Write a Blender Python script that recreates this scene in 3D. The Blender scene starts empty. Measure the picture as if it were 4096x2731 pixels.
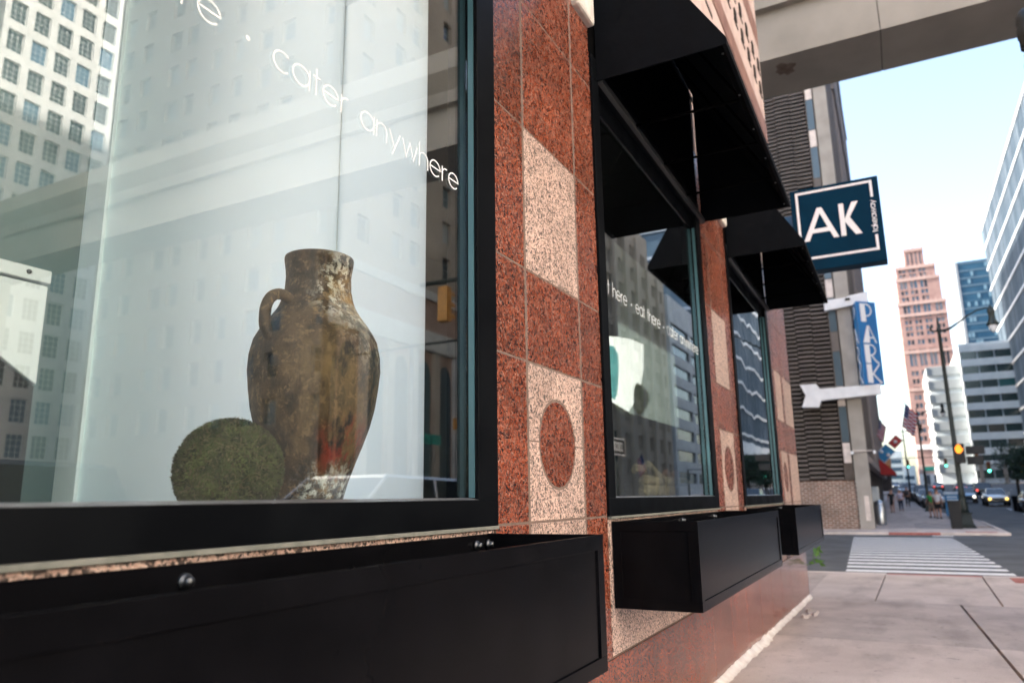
import bpy, bmesh, math, random
from mathutils import Vector, Matrix
random.seed(7)
R = math.radians
S = bpy.context.scene
COL = S.collection

# ---------------------------------------------------------------- camera
cam_d = bpy.data.cameras.new("camera")
cam = bpy.data.objects.new("camera", cam_d)
COL.objects.link(cam)
S.camera = cam
cam_d.sensor_width = 36.0
cam_d.lens = 25.852
cam_d.clip_start = 0.02
cam_d.clip_end = 6000.0
YAW, PITCH, ROLL = R(27.289), R(12.081), R(-0.856)
fwd = Vector((math.cos(YAW)*math.cos(PITCH), math.sin(YAW)*math.cos(PITCH), math.sin(PITCH)))
rgt = fwd.cross(Vector((0, 0, 1))).normalized()
upv = rgt.cross(fwd)
r2 = rgt*math.cos(ROLL) + upv*math.sin(ROLL)
u2 = -rgt*math.sin(ROLL) + upv*math.cos(ROLL)
m3 = Matrix((r2, u2, -fwd)).transposed()
cam.matrix_world = Matrix.Translation((0, 0, 1.6)) @ m3.to_4x4()
cam_d.dof.use_dof = True
cam_d.dof.focus_distance = 3.4
cam_d.dof.aperture_fstop = 2.1

# ---------------------------------------------------------------- light
SUN_EL, SUN_AZ = 27.0, 98.0          # azimuth measured from +X (down the street) towards +Y
world = bpy.data.worlds.new("World")
S.world = world
world.use_nodes = True
nt = world.node_tree
bg = nt.nodes["Background"]
sky = nt.nodes.new("ShaderNodeTexSky")
sky.sky_type = 'NISHITA'
sky.sun_disc = False
sky.sun_elevation = R(SUN_EL)
sky.sun_rotation = R(90.0 - SUN_AZ)
sky.air_density = 1.0
sky.dust_density = 3.0
sky.ozone_density = 1.0
nt.links.new(sky.outputs[0], bg.inputs[0])
bg.inputs[1].default_value = 0.15
sun_d = bpy.data.lights.new("sun", 'SUN')
sun_d.energy = 4.0
sun_d.angle = R(0.5)
sun_d.color = (1.0, 0.93, 0.84)
sun = bpy.data.objects.new("sun", sun_d)
COL.objects.link(sun)
sv = Vector((math.cos(R(SUN_AZ))*math.cos(R(SUN_EL)), math.sin(R(SUN_AZ))*math.cos(R(SUN_EL)), math.sin(R(SUN_EL))))
sun.rotation_euler = sv.to_track_quat('Z', 'Y').to_euler()
sun.location = (0, 0, 120)
S.view_settings.view_transform = 'Standard'
S.view_settings.look = 'None'
S.view_settings.gamma = 1.0
S.view_settings.exposure = 2.15
S.view_settings.use_white_balance = True
S.view_settings.white_balance_temperature = 6700
S.cycles.max_bounces = 8
S.cycles.transparent_max_bounces = 16
S.cycles.use_denoising = True
S.cycles.denoising_prefilter = 'ACCURATE'

# ---------------------------------------------------------------- material helpers
MATS = {}
def srgb(r, g, b):
    f = lambda c: (c/255/12.92) if c/255 <= 0.04045 else ((c/255+0.055)/1.055)**2.4
    return (f(r), f(g), f(b), 1)

def mat(name, col, rough=0.6, metal=0.0, spec=0.5, emit=None, es=0.0, coat=0.0):
    if name in MATS: return MATS[name]
    m = bpy.data.materials.new(name); m.use_nodes = True
    b = m.node_tree.nodes["Principled BSDF"]
    if len(col) == 3: col = (*col, 1)
    b.inputs['Base Color'].default_value = col
    b.inputs['Roughness'].default_value = rough
    b.inputs['Metallic'].default_value = metal
    b.inputs['Specular IOR Level'].default_value = spec
    b.inputs['Coat Weight'].default_value = coat
    if emit:
        b.inputs['Emission Color'].default_value = (*emit, 1)
        b.inputs['Emission Strength'].default_value = es
    MATS[name] = m
    return m

def noisy(name, c1, c2, scale=5.0, rough=0.6, bump=0.0, bscale=None, detail=6, metal=0, spec=0.5, r2=None, stretch=None, lo=0.35, hi=0.65, bdist=0.01):
    """principled material whose colour wanders between c1 and c2 with a noise"""
    if name in MATS: return MATS[name]
    m = mat(name, c1, rough, metal, spec)
    t = m.node_tree; b = t.nodes["Principled BSDF"]
    tc = t.nodes.new("ShaderNodeTexCoord"); mp = t.nodes.new("ShaderNodeMapping")
    t.links.new(tc.outputs['Object'], mp.inputs[0])
    if stretch: mp.inputs['Scale'].default_value = stretch
    n = t.nodes.new("ShaderNodeTexNoise"); n.inputs['Scale'].default_value = scale; n.inputs['Detail'].default_value = detail
    t.links.new(mp.outputs[0], n.inputs['Vector'])
    rp = t.nodes.new("ShaderNodeValToRGB")
    rp.color_ramp.elements[0].position = lo; rp.color_ramp.elements[0].color = (*c1[:3], 1)
    rp.color_ramp.elements[1].position = hi; rp.color_ramp.elements[1].color = (*c2[:3], 1)
    t.links.new(n.outputs['Fac'], rp.inputs[0]); t.links.new(rp.outputs[0], b.inputs['Base Color'])
    if r2 is not None:
        mr = t.nodes.new("ShaderNodeMapRange"); mr.inputs[1].default_value = 0.3; mr.inputs[2].default_value = 0.7
        mr.inputs[3].default_value = rough; mr.inputs[4].default_value = r2
        t.links.new(n.outputs['Fac'], mr.inputs[0]); t.links.new(mr.outputs[0], b.inputs['Roughness'])
    if bump:
        n2 = t.nodes.new("ShaderNodeTexNoise"); n2.inputs['Scale'].default_value = bscale or scale*8; n2.inputs['Detail'].default_value = 4
        t.links.new(mp.outputs[0], n2.inputs['Vector'])
        bp = t.nodes.new("ShaderNodeBump"); bp.inputs['Strength'].default_value = bump; bp.inputs['Distance'].default_value = bdist
        t.links.new(n2.outputs['Fac'], bp.inputs['Height']); t.links.new(bp.outputs[0], b.inputs['Normal'])
    return m

def granite(name, stops, rough=0.2, scale=120.0, tint=(0.75, 1.15), coat=0.0):
    """polished granite: crystal sized cells of a few mineral colours, broad drifts of tone"""
    m = mat(name, stops[0][1], rough, 0, 0.5, coat=coat)
    t = m.node_tree; b = t.nodes["Principled BSDF"]; L = t.links.new
    tc = t.nodes.new("ShaderNodeTexCoord")
    dn = t.nodes.new("ShaderNodeTexNoise"); dn.inputs['Scale'].default_value = 60; dn.inputs['Detail'].default_value = 2
    L(tc.outputs['Object'], dn.inputs['Vector'])
    ma = t.nodes.new("ShaderNodeVectorMath"); ma.operation = 'MULTIPLY_ADD'
    L(dn.outputs['Color'], ma.inputs[0]); ma.inputs[1].default_value = (0.02, 0.02, 0.02); L(tc.outputs['Object'], ma.inputs[2])
    v = t.nodes.new("ShaderNodeTexVoronoi"); v.inputs['Scale'].default_value = scale
    L(ma.outputs[0], v.inputs['Vector'])
    sx = t.nodes.new("ShaderNodeSeparateColor"); L(v.outputs['Color'], sx.inputs[0])
    n = t.nodes.new("ShaderNodeTexNoise"); n.inputs['Scale'].default_value = 34; n.inputs['Detail'].default_value = 5; n.inputs['Roughness'].default_value = 0.7
    L(tc.outputs['Object'], n.inputs['Vector'])
    ad = t.nodes.new("ShaderNodeMath"); ad.operation = 'MULTIPLY_ADD'
    L(n.outputs['Fac'], ad.inputs[0]); ad.inputs[1].default_value = 0.55; 
    sb = t.nodes.new("ShaderNodeMath"); sb.operation = 'MULTIPLY_ADD'; L(sx.outputs[0], sb.inputs[0]); sb.inputs[1].default_value = 0.8; sb.inputs[2].default_value = -0.16
    L(sb.outputs[0], ad.inputs[2])
    rp = t.nodes.new("ShaderNodeValToRGB"); rp.color_ramp.interpolation = 'CONSTANT'
    e = rp.color_ramp.elements
    e[0].position = stops[0][0]; e[0].color = (*stops[0][1], 1)
    e[1].position = stops[1][0]; e[1].color = (*stops[1][1], 1)
    for p, c in stops[2:]:
        x = e.new(p); x.color = (*c, 1)
    L(ad.outputs[0], rp.inputs[0])
    big = t.nodes.new("ShaderNodeTexNoise"); big.inputs['Scale'].default_value = 3.5; big.inputs['Detail'].default_value = 3
    L(tc.outputs['Object'], big.inputs['Vector'])
    mr = t.nodes.new("ShaderNodeMapRange"); mr.inputs[1].default_value = 0.3; mr.inputs[2].default_value = 0.7
    mr.inputs[3].default_value = tint[0]; mr.inputs[4].default_value = tint[1]
    L(big.outputs['Fac'], mr.inputs[0])
    mx = t.nodes.new("ShaderNodeMix"); mx.data_type = 'RGBA'; mx.blend_type = 'MULTIPLY'; mx.inputs[0].default_value = 1
    L(rp.outputs[0], mx.inputs[6]); L(mr.outputs[0], mx.inputs[7]); L(mx.outputs[2], b.inputs['Base Color'])
    isl = t.nodes.new("ShaderNodeNewGeometry"); mi = t.nodes.new("ShaderNodeMapRange"); mi.inputs[3].default_value = .78; mi.inputs[4].default_value = 1.16
    L(isl.outputs['Random Per Island'], mi.inputs[0])
    my = t.nodes.new("ShaderNodeMix"); my.data_type = 'RGBA'; my.blend_type = 'MULTIPLY'; my.inputs[0].default_value = 1
    L(mx.outputs[2], my.inputs[6]); L(mi.outputs[0], my.inputs[7]); L(my.outputs[2], b.inputs['Base Color'])
    bp = t.nodes.new("ShaderNodeBump"); bp.inputs['Strength'].default_value = 0.12; bp.inputs['Distance'].default_value = 0.001
    L(v.outputs['Distance'], bp.inputs['Height']); L(bp.outputs[0], b.inputs['Normal'])
    mr2 = t.nodes.new("ShaderNodeMapRange"); mr2.inputs[1].default_value = 0.3; mr2.inputs[2].default_value = 0.7
    mr2.inputs[3].default_value = rough*0.8; mr2.inputs[4].default_value = rough*1.5
    L(n.outputs['Fac'], mr2.inputs[0]); L(mr2.outputs[0], b.inputs['Roughness'])
    return m

def glass(name, k=1.0, tint=(0.93, 0.97, 0.97), wave=0.0, base=0.0):
    m = bpy.data.materials.new(name); m.use_nodes = True; t = m.node_tree; L = t.links.new
    t.nodes.remove(t.nodes["Principled BSDF"]); out = t.nodes["Material Output"]
    tr = t.nodes.new("ShaderNodeBsdfTransparent"); tr.inputs[0].default_value = (*tint, 1)
    gl = t.nodes.new("ShaderNodeBsdfGlossy"); gl.inputs['Roughness'].default_value = 0.0; gl.inputs[0].default_value = (0.96, 0.99, 1.0, 1)
    fr = t.nodes.new("ShaderNodeFresnel"); ge = t.nodes.new("ShaderNodeNewGeometry"); io = t.nodes.new("ShaderNodeMapRange"); io.inputs[3].default_value = 1.52; io.inputs[4].default_value = 1/1.52
    L(ge.outputs['Backfacing'], io.inputs[0]); L(io.outputs[0], fr.inputs[0])
    mu = t.nodes.new("ShaderNodeMath"); mu.operation = 'MULTIPLY_ADD'; mu.use_clamp = True
    L(fr.outputs[0], mu.inputs[0]); mu.inputs[1].default_value = k; mu.inputs[2].default_value = base
    mx = t.nodes.new("ShaderNodeMixShader"); L(mu.outputs[0], mx.inputs[0]); L(tr.outputs[0], mx.inputs[1]); L(gl.outputs[0], mx.inputs[2])
    L(mx.outputs[0], out.inputs[0])
    if wave:
        tc = t.nodes.new("ShaderNodeTexCoord"); mp = t.nodes.new("ShaderNodeMapping"); mp.inputs['Scale'].default_value = (1.0, 1.0, 0.5)
        n = t.nodes.new("ShaderNodeTexNoise"); n.inputs['Scale'].default_value = 1.3; n.inputs['Detail'].default_value = 1
        bp = t.nodes.new("ShaderNodeBump"); bp.inputs['Strength'].default_value = 1.0; bp.inputs['Distance'].default_value = wave
        L(tc.outputs['Object'], mp.inputs[0]); L(mp.outputs[0], n.inputs['Vector']); L(n.outputs['Fac'], bp.inputs['Height']); L(bp.outputs[0], gl.inputs['Normal'])
    MATS[name] = m
    return m

def brick(name, c1, c2, mortar, scale=1.0, bw=0.22, bh=0.075, rough=0.85, rot=(R(90), 0, 0)):
    m = mat(name, c1, rough); t = m.node_tree; b = t.nodes["Principled BSDF"]; L = t.links.new
    tc = t.nodes.new("ShaderNodeTexCoord"); sp = t.nodes.new("ShaderNodeSeparateXYZ"); mp = t.nodes.new("ShaderNodeCombineXYZ")
    L(tc.outputs['Object'], sp.inputs[0]); L(sp.outputs[1], mp.inputs[0]); L(sp.outputs[2], mp.inputs[1])
    k = t.nodes.new("ShaderNodeTexBrick"); k.inputs['Scale'].default_value = scale
    k.inputs['Brick Width'].default_value = bw; k.inputs['Row Height'].default_value = bh; k.inputs['Mortar Size'].default_value = bh*0.16
    k.inputs['Color1'].default_value = (*c1, 1); k.inputs['Color2'].default_value = (*c2, 1); k.inputs['Mortar'].default_value = (*mortar, 1)
    L(mp.outputs[0], k.inputs['Vector'])
    n = t.nodes.new("ShaderNodeTexNoise"); n.inputs['Scale'].default_value = 0.9; n.inputs['Detail'].default_value = 5
    L(tc.outputs['Object'], n.inputs['Vector'])
    mr = t.nodes.new("ShaderNodeMapRange"); mr.inputs[1].default_value = 0.3; mr.inputs[2].default_value = 0.7; mr.inputs[3].default_value = 0.7; mr.inputs[4].default_value = 1.2
    L(n.outputs['Fac'], mr.inputs[0])
    mx = t.nodes.new("ShaderNodeMix"); mx.data_type = 'RGBA'; mx.blend_type = 'MULTIPLY'; mx.inputs[0].default_value = 1
    L(k.outputs[0], mx.inputs[6]); L(mr.outputs[0], mx.inputs[7]); L(mx.outputs[2], b.inputs['Base Color'])
    bp = t.nodes.new("ShaderNodeBump"); bp.inputs['Strength'].default_value = 0.5; bp.inputs['Distance'].default_value = 0.01
    L(k.outputs['Fac'], bp.inputs['Height']); bp.invert = True; L(bp.outputs[0], b.inputs['Normal'])
    return m

# ---------------------------------------------------------------- mesh helpers
class MB:
    def __init__(s): s.v = []; s.f = []; s.mi = []; s.sm = []; s.mats = []
    def m(s, mt):
        if mt not in s.mats: s.mats.append(mt)
        return s.mats.index(mt)
    def poly(s, pts, mt, smooth=False):
        n = len(s.v); s.v += [tuple(p) for p in pts]; s.f.append(tuple(range(n, n+len(pts)))); s.mi.append(s.m(mt)); s.sm.append(smooth)
    def faces(s, pts, fs, mt, smooth=False):
        n = len(s.v); s.v += [tuple(p) for p in pts]; k = s.m(mt)
        for f in fs: s.f.append(tuple(i+n for i in f)); s.mi.append(k); s.sm.append(smooth)
    def box(s, x0, x1, y0, y1, z0, z1, mt):
        s.hexa([(x0,y0,z0),(x1,y0,z0),(x1,y1,z0),(x0,y1,z0),(x0,y0,z1),(x1,y0,z1),(x1,y1,z1),(x0,y1,z1)], mt)
    def hexa(s, p, mt):
        s.faces(p, [(0,3,2,1),(4,5,6,7),(0,1,5,4),(1,2,6,5),(2,3,7,6),(3,0,4,7)], mt)
    def prism(s, pts, off, mt):
        """closed prism: planar outline pts extruded by vector off"""
        off = Vector(off); P = [Vector(p) for p in pts]; n = len(P)
        nor = Vector((0,0,0))
        for i in range(n): nor += P[i].cross(P[(i+1) % n])
        if nor.dot(off) > 0: P = P[::-1]
        Q = [p+off for p in P]
        s.faces(P+Q, [tuple(range(n)), tuple(range(2*n-1, n-1, -1))] + [(i, i+n, (i+1) % n+n, (i+1) % n) for i in range(n)], mt)
    def tube(s, pts, rad, mt, seg=10, smooth=True):
        pts = [Vector(p) for p in pts]; rs = rad if isinstance(rad, (list, tuple)) else [rad]*len(pts)
        V = []; up = Vector((0.31, 0.2, 0.93))
        for i, p in enumerate(pts):
            d = (pts[min(i+1, len(pts)-1)]-pts[max(i-1, 0)]).normalized()
            a = d.cross(up)
            if a.length < 0.1: a = d.cross(Vector((1, 0, 0)))
            a.normalize(); b = d.cross(a)
            for k in range(seg):
                w = 2*math.pi*k/seg; V.append(p+(a*math.cos(w)+b*math.sin(w))*rs[i])
        F = []
        for i in range(len(pts)-1):
            for k in range(seg):
                F.append((i*seg+k, i*seg+(k+1) % seg, (i+1)*seg+(k+1) % seg, (i+1)*seg+k))
        s.faces(V, F, mt, smooth)
        s.faces(V[:seg], [tuple(range(seg))[::-1]], mt); s.faces(V[-seg:], [tuple(range(seg))], mt)
    def lathe(s, prof, c, mt, seg=24, smooth=True, ax='z'):
        c = Vector(c); V = []
        for r, z in prof:
            for k in range(seg):
                w = 2*math.pi*k/seg
                q = {'z': (r*math.cos(w), r*math.sin(w), z), 'x': (z, r*math.cos(w), r*math.sin(w)), 'y': (r*math.sin(w), z, r*math.cos(w))}[ax]
                V.append(c+Vector(q))
        F = []
        for i in range(len(prof)-1):
            for k in range(seg): F.append((i*seg+k, i*seg+(k+1) % seg, (i+1)*seg+(k+1) % seg, (i+1)*seg+k))
        s.faces(V, F, mt, smooth)
        if prof[0][0] > 1e-4: s.faces(V[:seg], [tuple(range(seg))[::-1]], mt)
        if prof[-1][0] > 1e-4: s.faces(V[-seg:], [tuple(range(seg))], mt)
    def build(s, name, parent=None, bevel=0.0, label=None):
        me = bpy.data.meshes.new(name); me.from_pydata(s.v, [], s.f)
        for mt in s.mats: me.materials.append(mt)
        me.polygons.foreach_set('material_index', s.mi); me.polygons.foreach_set('use_smooth', s.sm)
        bm = bmesh.new(); bm.from_mesh(me)
        if any(s.sm): bmesh.ops.remove_doubles(bm, verts=bm.verts, dist=1e-5)
        bmesh.ops.recalc_face_normals(bm, faces=bm.faces)
        bm.to_mesh(me); bm.free(); me.update()
        o = bpy.data.objects.new(name, me); COL.objects.link(o)
        if parent:
            o.parent = parent
            o.matrix_parent_inverse = parent_world(parent).inverted()
        if bevel:
            b = o.modifiers.new('bevel', 'BEVEL'); b.width = bevel; b.segments = 2; b.limit_method = 'ANGLE'; b.angle_limit = R(40)
        if label: o['label'] = label
        return o

def parent_world(p):
    """world matrix without a depsgraph update"""
    m = p.matrix_basis.copy(); q = p
    while q.parent:
        m = q.parent.matrix_basis @ q.matrix_parent_inverse @ m if False else (q.parent.matrix_basis @ (q.matrix_parent_inverse @ m)); q = q.parent
    return m

def tag(o, label, cat, group=None, kind=None):
    if label: o['label'] = label
    if cat: o['category'] = cat
    if group: o['group'] = group
    if kind: o['kind'] = kind
    return o
def struct(o): o['kind'] = 'structure'; return o
def empty(name, loc, label, cat, group=None, rz=0):
    e = bpy.data.objects.new(name, None); COL.objects.link(e); e.location = loc; e.rotation_euler.z = rz
    e.empty_display_size = 0.2
    return tag(e, label, cat, group)
def copy_tree(o, parent=None):
    c = o.copy(); COL.objects.link(c)
    if parent: c.parent = parent; c.matrix_parent_inverse = o.matrix_parent_inverse.copy()
    for ch in list(o.children): copy_tree(ch, c)
    return c
def gz(x):
    if x < 7: return 0.0
    if x < 14: return -0.12*(x-7)/7
    if x < 45: return -0.12
    return -0.12+0.02*(x-45) if x < 260 else -0.12+0.02*215

# ---------------------------------------------------------------- stroke lettering
def arc(cx, cy, r, a0, a1, n=22, ry=None):
    ry = ry or r
    return [(cx+r*math.cos(R(a0+(a1-a0)*i/n)), cy+ry*math.sin(R(a0+(a1-a0)*i/n))) for i in range(n+1)]
GL = {
 'a': (1.0, [arc(.5,.5,.5,0,360,32), [(1,-.04),(1,1.04)]]),
 'c': (.88, [arc(.5,.5,.5,48,312,26)]),
 'e': (1.0, [[(.0,.52),(1.0,.52)]+arc(.5,.5,.5,3,318,30)]),
 'h': (.8, [[(0,0),(0,1.5)], [(0,.55)]+arc(.4,.55,.4,180,0,16)+[(.8,0)]]),
 'n': (.8, [[(0,0),(0,1.0)], [(0,.55)]+arc(.4,.55,.4,180,0,16)+[(.8,0)]]),
 'r': (.45, [[(0,0),(0,1.0)], [(0,.55)]+arc(.38,.55,.38,180,75,9)]),
 't': (.42, [[(.2,0),(.2,1.42)], [(0,.95),(.45,.95)]]),
 'k': (.7, [[(0,0),(0,1.5)], [(.65,1.0),(0,.45)], [(.22,.62),(.7,0)]]),
 'w': (1.3, [[(0,1),(.33,0),(.65,1),(.97,0),(1.3,1)]]),
 'y': (.9, [[(0,1),(.45,0)], [(.9,1),(.27,-.42)]]),
 '.': (.1, [arc(.05,.5,.075,0,360,12)]),
 ' ': (.5, []),
 '_': (.86, []),
 'O': (.75, [arc(.375,.5,.34,0,360,28,.46)]),
 'N': (.7, [[(.05,0),(.05,1),(.65,0),(.65,1)]]),
 'E': (.6, [[(.6,.04),(.05,.04),(.05,.96),(.6,.96)], [(.05,.5),(.5,.5)]]),
 'W': (1.0, [[(0,1),(.25,0),(.5,1),(.75,0),(1,1)]]),
 'A': (.8, [[(0,0),(.4,1),(.8,0)], [(.14,.33),(.66,.33)]]),
 'Y': (.7, [[(0,1),(.35,.5),(.7,1)], [(.35,.5),(.35,0)]]),
}
def ribbon(pts, w):
    """mitred outline of a polyline, closed loops included"""
    P = [Vector((a, b)) for a, b in pts]; closed = (P[0]-P[-1]).length < 1e-6
    Lf, Rt = [], []; n = len(P)
    for i, p in enumerate(P):
        a = P[i-1] if i > 0 else (P[-2] if closed else None)
        b = P[i+1] if i < n-1 else (P[1] if closed else None)
        d1 = (p-a).normalized() if a is not None else None
        d2 = (b-p).normalized() if b is not None else None
        if d1 is None: d1 = d2
        if d2 is None: d2 = d1
        n1 = Vector((-d1.y, d1.x)); n2 = Vector((-d2.y, d2.x)); mm = n1+n2
        if mm.length < 0.3: mm = n1*1.0; k = 1
        else: mm.normalize(); k = min(1/max(mm.dot(n1), 0.2), 2.6)
        Lf.append(p+mm*w*k/2); Rt.append(p-mm*w*k/2)
    return Lf, Rt
def text_mesh(mb, txt, h, w, origin, u, v, nrm, mt, gap=.24, fit=None, th=0.001):
    """single-stroke lettering, x height h, stroke w (in x heights), run along u, up v, proud along nrm"""
    u = Vector(u); v = Vector(v); nrm = Vector(nrm); O = Vector(origin)
    tot = sum(GL[c][0]+gap for c in txt)-gap
    kx = (fit/(tot*h)) if fit else 1.0
    x = 0; out = []
    for ci, c in enumerate(txt):
        adv, st = GL[c]
        for si, s_ in enumerate(st):
            Lf, Rt = ribbon(s_, w); dz = th*(1+0.15*si)
            T = lambda p, d: O+u*((x+p.x)*h*kx)+v*(p.y*h)+nrm*d
            V = [T(p, dz) for p in Lf]+[T(p, dz) for p in Rt]+[T(p, 0) for p in Lf]+[T(p, 0) for p in Rt]
            n = len(Lf); F = []
            for i in range(n-1):
                F += [(i, i+1, n+i+1, n+i), (2*n+i, 3*n+i, 3*n+i+1, 2*n+i+1), (i, 2*n+i, 2*n+i+1, i+1), (n+i, n+i+1, 3*n+i+1, 3*n+i)]
            mb.faces(V, F, mt)
        out.append((c, x*h*kx)); x += adv+gap
    return out

# ---------------------------------------------------------------- window wall builder
def window_wall(parent, O, u, v, n, W, H, cols, rows, th, wall_mat, gl_mats, fr_mat, name='wall', wname='window', recess=0.3, mull=(1, 1), fw=0.07, cap=100, skip=None, lab=None):
    """a wall of real thickness with openings: piers and spandrels round every opening, a framed pane set back in each.
    O lower left corner seen from outside, u along, v up, n outward"""
    O = Vector(O); u = Vector(u); v = Vector(v); n = Vector(n); mb = MB()
    def slab(a, b, c, d):
        if b-a < 1e-4 or d-c < 1e-4: return
        p = [O+u*a+v*c-n*th, O+u*b+v*c-n*th, O+u*b+v*c, O+u*a+v*c, O+u*a+v*d-n*th, O+u*b+v*d-n*th, O+u*b+v*d, O+u*a+v*d]
        mb.hexa(p, wall_mat)
    x = 0
    for a, b in cols:
        slab(x, a, 0, H); x = b
        z = 0
        for c, d in rows: slab(a, b, z, c); z = d
        slab(a, b, z, H)
    slab(x, W, 0, H)
    mb.build(name, parent)
    cache = {}; cnt = 0; rest = MB()
    for i, (a, b) in enumerate(cols):
        for j, (c, d) in enumerate(rows):
            if skip and skip(i, j): continue
            g = gl_mats[(i*7+j*13+(i*j) % 5) % len(gl_mats)]
            def shape(mb2, base):
                w, h = b-a, d-c
                def bx(a0, a1, c0, c1, e0, e1, mt):
                    mb2.hexa([base+u*a0+v*c0-n*e1, base+u*a1+v*c0-n*e1, base+u*a1+v*c0-n*e0, base+u*a0+v*c0-n*e0,
                              base+u*a0+v*c1-n*e1, base+u*a1+v*c1-n*e1, base+u*a1+v*c1-n*e0, base+u*a0+v*c1-n*e0], mt)
                bx(0.01, w-0.01, 0.01, h-0.01, recess+0.02, recess+0.05, g)
                bx(0.002, fw, 0.002, h-0.002, recess-0.04, recess+0.06, fr_mat); bx(w-fw, w-0.002, 0.002, h-0.002, recess-0.04, recess+0.06, fr_mat)
                bx(fw, w-fw, 0.002, fw, recess-0.04, recess+0.06, fr_mat); bx(fw, w-fw, h-fw, h-0.002, recess-0.04, recess+0.06, fr_mat)
                for k in range(1, mull[0]): bx(w*k/mull[0]-fw*.3, w*k/mull[0]+fw*.3, fw, h-fw, recess-0.025, recess+0.02, fr_mat)
                for k in range(1, mull[1]): bx(fw, w-fw, h*k/mull[1]-fw*.3, h*k/mull[1]+fw*.3, recess-0.02, recess+0.018, fr_mat)
            base = O+u*a+v*c
            if cnt < cap:
                key = (round(b-a, 3), round(d-c, 3), g.name)
                if key not in cache:
                    mb2 = MB(); shape(mb2, Vector((0, 0, 0)))
                    o = mb2.build(wname); cache[key] = o.data
                else:
                    o = bpy.data.objects.new(wname, cache[key]); COL.objects.link(o)
                o.parent = parent; o.location = base; o.matrix_parent_inverse = parent_world(parent).inverted()
            else: shape(rest, base)
            cnt += 1
    if rest.v:
        o = rest.build(wname, parent); o['kind'] = 'stuff'
def reg(n, start, w, step): return [(start+i*step, start+i*step+w) for i in range(n)]
# ================================================================ materials of the place
M_RED = granite('granite_red', [(0.0, (.025,.012,.012)), (.30, (.030,.013,.011)), (.33, (.105,.028,.017)), (.44, (.23,.050,.022)), (.66, (.30,.085,.042)), (.80, (.31,.16,.12)), (.92, (.11,.055,.05))], rough=.24, scale=128)
M_PALE = granite('granite_pale', [(0.0, (.06,.045,.04)), (.24, (.10,.075,.065)), (.33, (.32,.22,.18)), (.42, (.62,.42,.34)), (.64, (.76,.57,.48)), (.84, (.42,.30,.26)), (.93, (.12,.09,.08))], rough=.32, scale=116, tint=(.85, 1.08))
M_BASE = granite('granite_base', [(0.0, (.03,.015,.012)), (.30, (.10,.028,.018)), (.42, (.28,.075,.04)), (.62, (.34,.10,.055)), (.85, (.22,.085,.06))], rough=.16, scale=120, coat=.12)
M_GROUT = noisy('grout', (.15,.10,.08), (.20,.145,.115), 30, .9, bump=.3)
M_BLACK = noisy('black_metal', (.003,.003,.0036), (.0045,.0045,.0055), 6, .22, spec=.05, bump=.05, bscale=700, bdist=.0003)
M_FRAME = noisy('frame_metal', (.0025,.003,.004), (.004,.0048,.006), 4, .36, spec=.06, r2=.5)
M_SILLM = noisy('sill_metal', (.16,.16,.17), (.26,.26,.28), 12, .35, metal=.6)
M_CANVAS = noisy('awning_canvas', (.0012,.0018,.003), (.0022,.0032,.005), 7, .8, spec=.12, bump=.5, bscale=5, bdist=.012)
M_AWIN = mat('awning_inside', (.0012,.0012,.0014), .9, spec=.05)
M_GALV = mat('bolt_steel', (.14,.145,.15), .45, 1.0)
M_GLASS = glass('shop_glass', k=1.65, base=.03)
M_GLASSW = glass('shop_glass_wavy', k=1.7, base=.05, wave=.0025)
M_JAMBSKY = mat('jamb_sky_cyan', (.055,.125,.15), .2, spec=.5)  # cyan of sky mirrored by the jamb, put into the base colour
M_LETTER = mat('vinyl_white', (.72,.75,.76), .5)
M_LIME = noisy('limestone_block', (.55,.50,.45), (.72,.68,.62), 14, .85, bump=.5, bscale=60, bdist=.004)
M_TERRA = noisy('terracotta_pink', (.50,.37,.33), (.62,.48,.43), 3, .7, bump=.2, bscale=40, bdist=.004)
M_TERRAB = noisy('terracotta_brown', (.20,.10,.08), (.28,.15,.12), 4, .6)
M_HOLE = mat('dark_opening', (.03,.022,.018), .9)
M_INT = noisy('interior_and_court_plaster', (.76,.82,.82), (.82,.86,.86), 2, .9)
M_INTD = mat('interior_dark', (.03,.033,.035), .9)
M_PANEL = bpy.data.materials.new('frosted_panel'); M_PANEL.use_nodes = True
t = M_PANEL.node_tree; t.nodes.remove(t.nodes["Principled BSDF"])
d_ = t.nodes.new("ShaderNodeBsdfDiffuse"); d_.inputs[0].default_value = (.88, .90, .90, 1)
l_ = t.nodes.new("ShaderNodeBsdfTranslucent"); l_.inputs[0].default_value = (.86, .97, 1.0, 1)
x_ = t.nodes.new("ShaderNodeMixShader"); x_.inputs[0].default_value = .86
t.links.new(d_.outputs[0], x_.inputs[1]); t.links.new(l_.outputs[0], x_.inputs[2]); t.links.new(x_.outputs[0], t.nodes["Material Output"].inputs[0])
M_CONC = noisy('sidewalk_concrete', (.52,.435,.395), (.64,.545,.50), 1.1, .88, bump=.5, bscale=140, detail=9, bdist=.002)
M_CONC2 = noisy('sidewalk_concrete_dark', (.43,.365,.335), (.54,.46,.425), 1.6, .88, bump=.5, bscale=140, detail=9, bdist=.002)
M_KERB = noisy('kerb_concrete', (.60,.52,.48), (.72,.63,.58), 2.5, .88, bump=.4, bscale=60, bdist=.003)
M_ASPH = noisy('asphalt', (.060,.064,.070), (.105,.110,.118), .8, .85, bump=.6, bscale=90, detail=8, bdist=.004)
M_PAINT = noisy('road_paint', (.50,.51,.53), (.80,.80,.80), 6, .7, lo=.25, hi=.5)
M_TACT = noisy('tactile_red', (.30,.08,.06), (.42,.15,.12), 9, .8)
M_CAULK = noisy('white_fillet', (.62,.56,.54), (.80,.76,.74), 8, .8, bump=.5, bscale=30, bdist=.006)
M_JOINT = mat('joint_dark', (.035,.03,.028), .95)
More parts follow.
